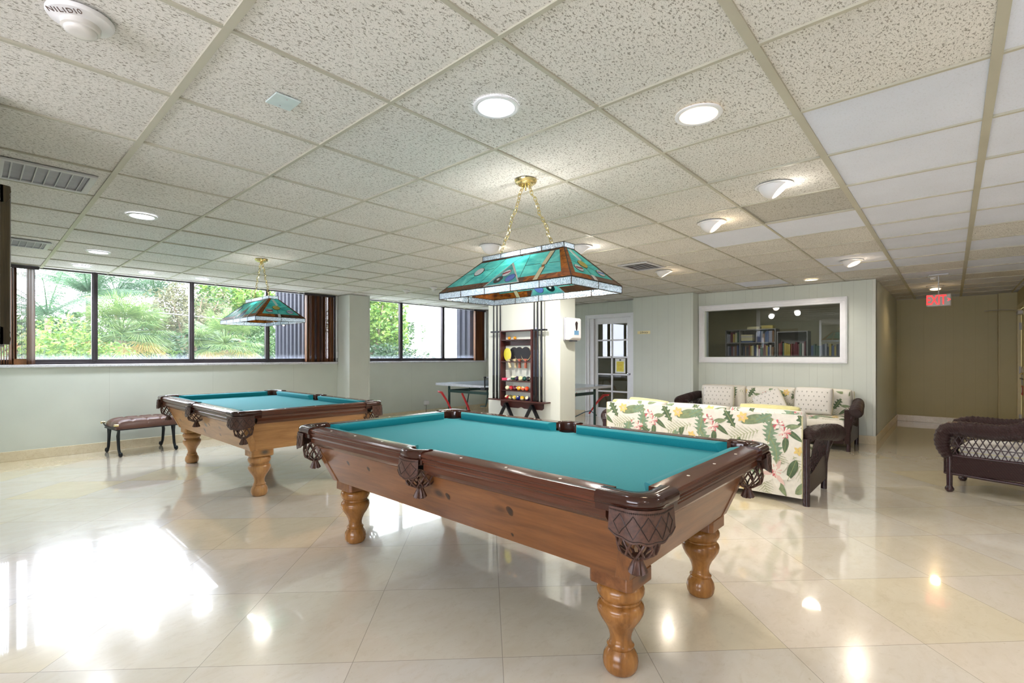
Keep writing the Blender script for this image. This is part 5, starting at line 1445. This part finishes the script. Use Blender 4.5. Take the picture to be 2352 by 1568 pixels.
def fanpalm(label, c, R_, nf, seed, trunkdry=True):
    rnd = random.Random(seed); t = thing('fan_palm', label, 'palm tree', (c[0], c[1], GZ), 0, 'fan palms outside the window'); cz = c[2]-GZ
    mb = MB()
    for k in range(nf):
        u = rnd.uniform(-.55,1); th = rnd.uniform(0,2*pi); q = sqrt(max(0,1-u*u))
        d = V((q*cos(th), q*sin(th), u)); base = V((0,0,cz)); tip = base+d*R_*.55
        mb.tube([base, base+d*R_*.3+V((0,0,.02)), tip], .008, 4, 0)
        up = V((0,0,1)) if abs(d.z) < .9 else V((1,0,0)); s1 = d.cross(up).normalized(); s2 = d
        nb = 34
        dry = 1 if (u < -.3 and rnd.random() < .7) else 0
        for j in range(nb):
            a = radians(-115+230*j/(nb-1)); e = (s2*cos(a)+s1*sin(a)).normalized()
            l = R_*.52*(1-.22*abs(a)/2)*rnd.uniform(.85,1.05)
            n = e.cross(s1.cross(s2)).normalized()*.008
            mid = tip+e*l*.55; end = tip+e*l+V((0,0,-.22*l*rnd.uniform(.6,1.4)))
            mb.add([tip, mid+n, mid-n], [(0,1,2)], dry); mb.add([mid-n, mid+n, end], [(0,1,2)], dry)
    mb.build('fan_leaves', [LM['fan'], LM['dry']], t)
    MB().tube([(0,0,0),(0,0,cz-.15)], [.12,.07], 12).build('trunk', M['bark'], t, smooth=60)
fanpalm('dense fan palm behind the first mullion, left of two', (2.05,12.6,1.72), 1.05, 66, 3)
fanpalm('fan palm in the third pane with drooping yellow-green blades', (3.95,12.6,1.55), 1.0, 62, 9)
tree('hibiscus_shrub', 'bright green flowering shrub at the bottom of the first pane', 'shrub', (.98,11.3,.95), (.95,.7,.85), 5200, .09, [LM['bright'], LM['flower']], .05, 5, 20, 26)
tree('leafy_shrub', 'low bright green shrub between the two fan palms', 'shrub', (2.9,12.2,.55), (.9,.6,.75), 3600, .085, [LM['bright'], LM['flower']], .05, 6, 16, 6)
tree('olive_tree', 'feathery grey-green tree behind the second pane', 'tree', (4.25,16.5,2.55), (1.05,.9,1.05), 5200, .10, [LM['olive']], .09, 7, 20)
tree('olive_tree', 'smaller feathery grey-olive tree close behind the second mullion', 'tree', (3.6,17.5,2.0), (.8,.8,.8), 2600, .10, [LM['olive']], .08, 17, 14)
tree('broadleaf_tree', 'round broadleaf tree with light green crown in the third pane', 'tree', (6.6,19.5,3.3), (1.45,1.2,1.05), 5200, .17, [LM['bright']], .14, 8, 22)
tree('broadleaf_tree', 'darker tree behind the lamp shade in the third pane', 'tree', (5.4,17.5,2.1), (1.3,1.1,1.3), 3600, .15, [LM['mid']], .12, 9, 18)
tree('dark_bush', 'dark bush under the feathery trees in the second pane', 'shrub', (4.1,15.0,1.0), (1.5,.8,.95), 3400, .12, [LM['dark']], .07, 10, 20)
tree('dark_bush', 'dark green bush below the third pane', 'shrub', (5.2,14.6,1.0), (1.2,.8,1.0), 3000, .12, [LM['mid']], .07, 12, 18)
tree('dark_bush', 'dark green bush behind the flowering shrub', 'shrub', (1.6,14.2,1.0), (1.9,.9,1.1), 4200, .13, [LM['mid']], .07, 13, 24)
tree('dark_bush', 'dark bush showing through the far left blind slats', 'shrub', (-.1,13.0,1.0), (1.1,.8,1.1), 2000, .13, [LM['dark']], .07, 14, 14)
tree('garden_tree', 'large leafy tree filling the first pane of the far window', 'tree', (11.9,19.0,2.75), (1.6,1.5,1.9), 6500, .22, [LM['bright']], .2, 15, 30)
tree('garden_tree', 'dark leafy tree behind the utility pole', 'tree', (16.4,25.0,2.6), (2.3,1.2,2.5), 6500, .22, [LM['mid']], .2, 16, 26)
tree('dark_bush', 'shaded bush under the tree in the far window', 'shrub', (12.4,17.8,.8), (2.4,1.0,1.0), 3400, .17, [LM['dark']], .1, 18, 20)
for i, (x, y, z, h, lb) in enumerate(((-.8,20,1.3,1.6,'leafy backdrop tree behind the far left blind'),(1.9,24.5,1.3,1.5,'leafy backdrop tree behind the leftmost palms'),(4.9,25,1.4,1.6,'leafy backdrop tree behind the second pane palms'),(8.0,24.5,1.9,2.2,'leafy backdrop tree behind the third pane tree'))):
    tree('backdrop_tree', lb, 'tree', (x,y,z), (2.2,1.2,h), 9000, .26, [LM['mid'] if i % 2 else LM['dark']], .15, 40+i, 30)
# utility pole
t = thing('utility_pole', 'weathered utility pole with transformer and lamp outside the far window', 'utility pole', (15.05,20.0,GZ), 0)
MB().lathe([(.17,0),(.14,8.5)], 16).build('pole', plain('pale_weathered_pole', (206,200,190), .9, var=.15, scale=6), t, smooth=60)
MB().lathe([(.001,0),(.22,.01),(.22,.62),(.18,.68),(.001,.70)], 20, (-.42,0,4.15)).build('transformer', plain('white_transformer', (232,232,234), .4), t, smooth=40)
b = MB(); 
for k in (-.1,.02,.12): b.lathe([(.02,0),(.035,.05),(.02,.1),(.03,.15),(.001,.2)], 10, (-.42+k,0,4.84))
b.build('insulators', M['alu'], t)
MB().tube([(0,0,3.2),(-.25,-.1,3.3),(-.42,-.1,3.2)], .05).build('bracket_arm', M['alu'], t, smooth=60)
MB().tube([(-.36,-.1,0),(-.36,-.1,3.1)], .05).build('riser_pipe', plain('yellowed_conduit', (220,206,160), .6), t, smooth=60)
tag(MB().box(13.95,14.45,19.9,20.2,1.35,1.6).tube([(14.3,20.05,1.45),(14.86,20.0,1.75)], .03).build('flood_light', plain('white_flood_light', (240,240,240), .4)), 'small white flood light box beside the utility pole', 'flood light')
for i, (z0, z1, lb) in enumerate(((3.05,3.1,'upper overhead wire running past the far window tree'),(2.25,2.9,'sloping overhead wire below the upper one in the far window'),(1.55,1.75,'lowest overhead wire in the far window'))):
    tag(MB().tube([(9.5,20.0,z0),(12.3,19.95,(z0+z1)/2-.12),(15.0,19.9,z1)], .014, 5).build('overhead_wire', M['alu']), lb, 'wire', 'overhead wires outside')
tag(MB().tube([(2.9,15.5,2.42),(5.5,15.5,2.28)], .010, 5).build('overhead_wire', M['alu']), 'thin wire crossing the second pane of the large window', 'wire', 'overhead wires outside')
tag(MB().tube([(3.1,15.5,1.3),(5.5,15.5,1.27)], .010, 5).build('overhead_wire', M['alu']), 'faint low wire crossing the second pane of the large window', 'wire', 'overhead wires outside')
bd = thing('white_building', 'sunlit white building filling the right panes of the far window', 'building', (21,27,GZ), 0)
MB().box(-1.15,8,-.2,5,0,14).build('facade', plain('brilliant_white_render', (250,250,244), .9, var=.02), bd)
MB().box(-1.25,8.1,-.3,5.1,14,14.3).build('parapet', M['ext'], bd)
# fluted concrete fins outside the windows
def fin(x, d, label):
    t = thing('concrete_fin', label, 'exterior fin', (x, 8.53, GZ), 0, 'fluted exterior fins')
    pts = [(.0,0)]; n = int(d/.16)
    for i in range(n):
        y = d*i/n
        pts += [(-.0, y), (-.045, y+.02), (-.045, y+d/n*.55), (0, y+d/n*.62)]
    pts += [(0,d),(.35,d),(.35,0)]
    MB().prism(pts, 0, 6).build('fin_slab', plain('dark_fluted_concrete', (36,36,48), .6, var=.12), t)
fin(3.99, 1.30, 'dark fluted fin outside the large window, left of the stacked blind')
fin(8.02, .55, 'dark fluted fin outside the far window, left of its blind')

# ---------------------------------------------------------------- library behind the window
M['shelfw'] = plain('grey_painted_bookcase', (128,126,120), .5, var=.05)
def bookcase(y0, y1, zt, shelves, label, x=11.2, div=()):
    t = thing('bookcase', label, 'bookcase', (x, (y0+y1)/2, 0), 0, None); c = (y0+y1)/2; w = (y1-y0)/2
    for s in (-1,1): MB().box(0,.30,*sorted((s*w, s*(w-.02))),0,zt).build('side_panel', M['shelfw'], t)
    MB().box(.29,.30,-w,w,0,zt).build('back_board', M['shelfw'], t)
    for z in shelves+[zt-.02]: MB().box(0,.29,-w+.02,w-.02,z,z+.02).build('shelf', M['shelfw'], t)
    for d_ in div: MB().box(0,.29,d_-c-.01,d_-c+.01,.02,zt-.02).build('divider', M['shelfw'], t)
    return t
bookcase(2.72,3.73,1.83,[.04,.35,.65,.95,1.24,1.53],'grey bookcase seen through the left half of the library window',11.2,(3.43,))
bookcase(2.14,2.70,1.76,[.04,.35,.65,.95,1.24],'lower bookcase in the middle of the library window',11.2)
bookcase(1.30,2.13,1.26,[.04,.35,.65,.95],'low bookcase at the right of the library window',11.2)
BC = [(120,60,50),(60,80,120),(190,184,170),(180,160,70),(70,100,80),(150,150,156),(100,40,46),(40,50,70),(206,196,150),(130,100,70)]
BN = ['red-brown','blue','off-white','mustard','green','grey','maroon','navy','cream','tan']
bmats = [plain(n+'_book_cover', c, .5) for n, c in zip(BN, BC)]
rnd = random.Random(21)
def books(y0, y1, z, hmax, where, grp, skip=0, col=None, lean=False):
    y = y0
    while y < y1-.02:
        w = rnd.uniform(.024,.046); h = hmax*rnd.uniform(.72,1); k = rnd.randrange(10) if col is None else col[rnd.randrange(len(col))]
        d = rnd.uniform(.15,.20)
        if y+w > y1: break
        mb = MB().box(0,d,0,w-.002,0,h)
        o = mb.build('book', bmats[k], bevel=0)
        o.location = (11.205+rnd.uniform(0,.02), y, z)
        if lean: o.rotation_euler = (radians(-rnd.uniform(2,5)),0,0)
        tag(o, BN[k]+' book '+where, 'book', grp+', '+BN[k])
        y += w + (.012 if lean else .001) + (rnd.uniform(0,.012) if rnd.random() < .2 else 0)
books(3.46,3.70,1.55,.24,'in the top left compartment of the library bookcase','books top left')
books(3.46,3.70,1.26,.24,'in the lower left compartment of the library bookcase','books lower left')
books(2.76,3.12,1.55,.24,'upright on the top shelf of the wide bookcase','books top shelf', col=[2,5,9,1])
books(2.76,3.40,1.26,.25,'on the second shelf of the wide bookcase','books second shelf')
books(2.18,2.68,1.26,.30,'on the middle bookcase beyond the glass','books middle case', col=[3,6,0,2,4])
books(1.33,2.10,1.26,.24,'on top of the low bookcase at right','books low case', col=[1,7,5,4,3])
for z0, y0, n, lb in ((1.55,3.17,5,'lying in a flat pile on the top shelf of the wide bookcase'),(1.83,3.05,2,'lying on top of the wide bookcase'),(1.26,1.0,0,'')):
    z = z0
    for i in range(n):
        h = rnd.uniform(.025,.045); k = rnd.choice([2,5,8,1])
        o = MB().box(0,.17,0,.23,0,h-.002).build('book', bmats[k]); o.location = (11.21, y0+rnd.uniform(-.008,.008), z); z += h
        tag(o, BN[k]+' book '+lb, 'book', 'flat books '+lb+', '+BN[k])
tag(MB().box(11.22,11.45,2.78,3.0,1.832,1.90).build('box_file', bmats[3], bevel=.004), 'mustard box file lying on top of the wide bookcase', 'box file')
light('library_fill', 'AREA', (10.2,2.6,CZ-.03), 20.0, (1,.95,.9), None, size=.5)  # fill light added without a fixture, so the bookcases show
# ---------------------------------------------------------------- world, camera
w = bpy.data.worlds.new('overcast_sky'); SC.world = w; w.use_nodes = True
nt_ = w.node_tree; nt_.nodes.clear()
wo = nt_.nodes.new('ShaderNodeOutputWorld'); bg = nt_.nodes.new('ShaderNodeBackground')
tc = nt_.nodes.new('ShaderNodeTexCoord'); sp = nt_.nodes.new('ShaderNodeSeparateXYZ'); cr = nt_.nodes.new('ShaderNodeValToRGB')
nt_.links.new(tc.outputs['Generated'], sp.inputs[0]); nt_.links.new(sp.outputs[2], cr.inputs[0])
cr.color_ramp.elements[0].position = 0; cr.color_ramp.elements[0].color = (.90,.91,1,1)
cr.color_ramp.elements[1].position = .6; cr.color_ramp.elements[1].color = (.78,.85,1,1)
nt_.links.new(cr.outputs[0], bg.inputs[0]); bg.inputs[1].default_value = WORLD
nt_.links.new(bg.outputs[0], wo.inputs[0])
cam = bpy.data.cameras.new('camera'); co = bpy.data.objects.new('camera', cam); COL.objects.link(co)
co.location = (0,0,HC); co.rotation_euler = (pi/2, 0, radians(42.07-90))
cam.sensor_width = 36; cam.lens = 1119/2352*36; cam.shift_y = (817.8-784)/2352; cam.clip_start = .05; cam.clip_end = 300
SC.camera = co
SC.view_settings.view_transform = 'Standard'; SC.view_settings.look = 'None'; SC.view_settings.gamma = 1
SC.view_settings.exposure = EXPO; SC.view_settings.use_curve_mapping = False
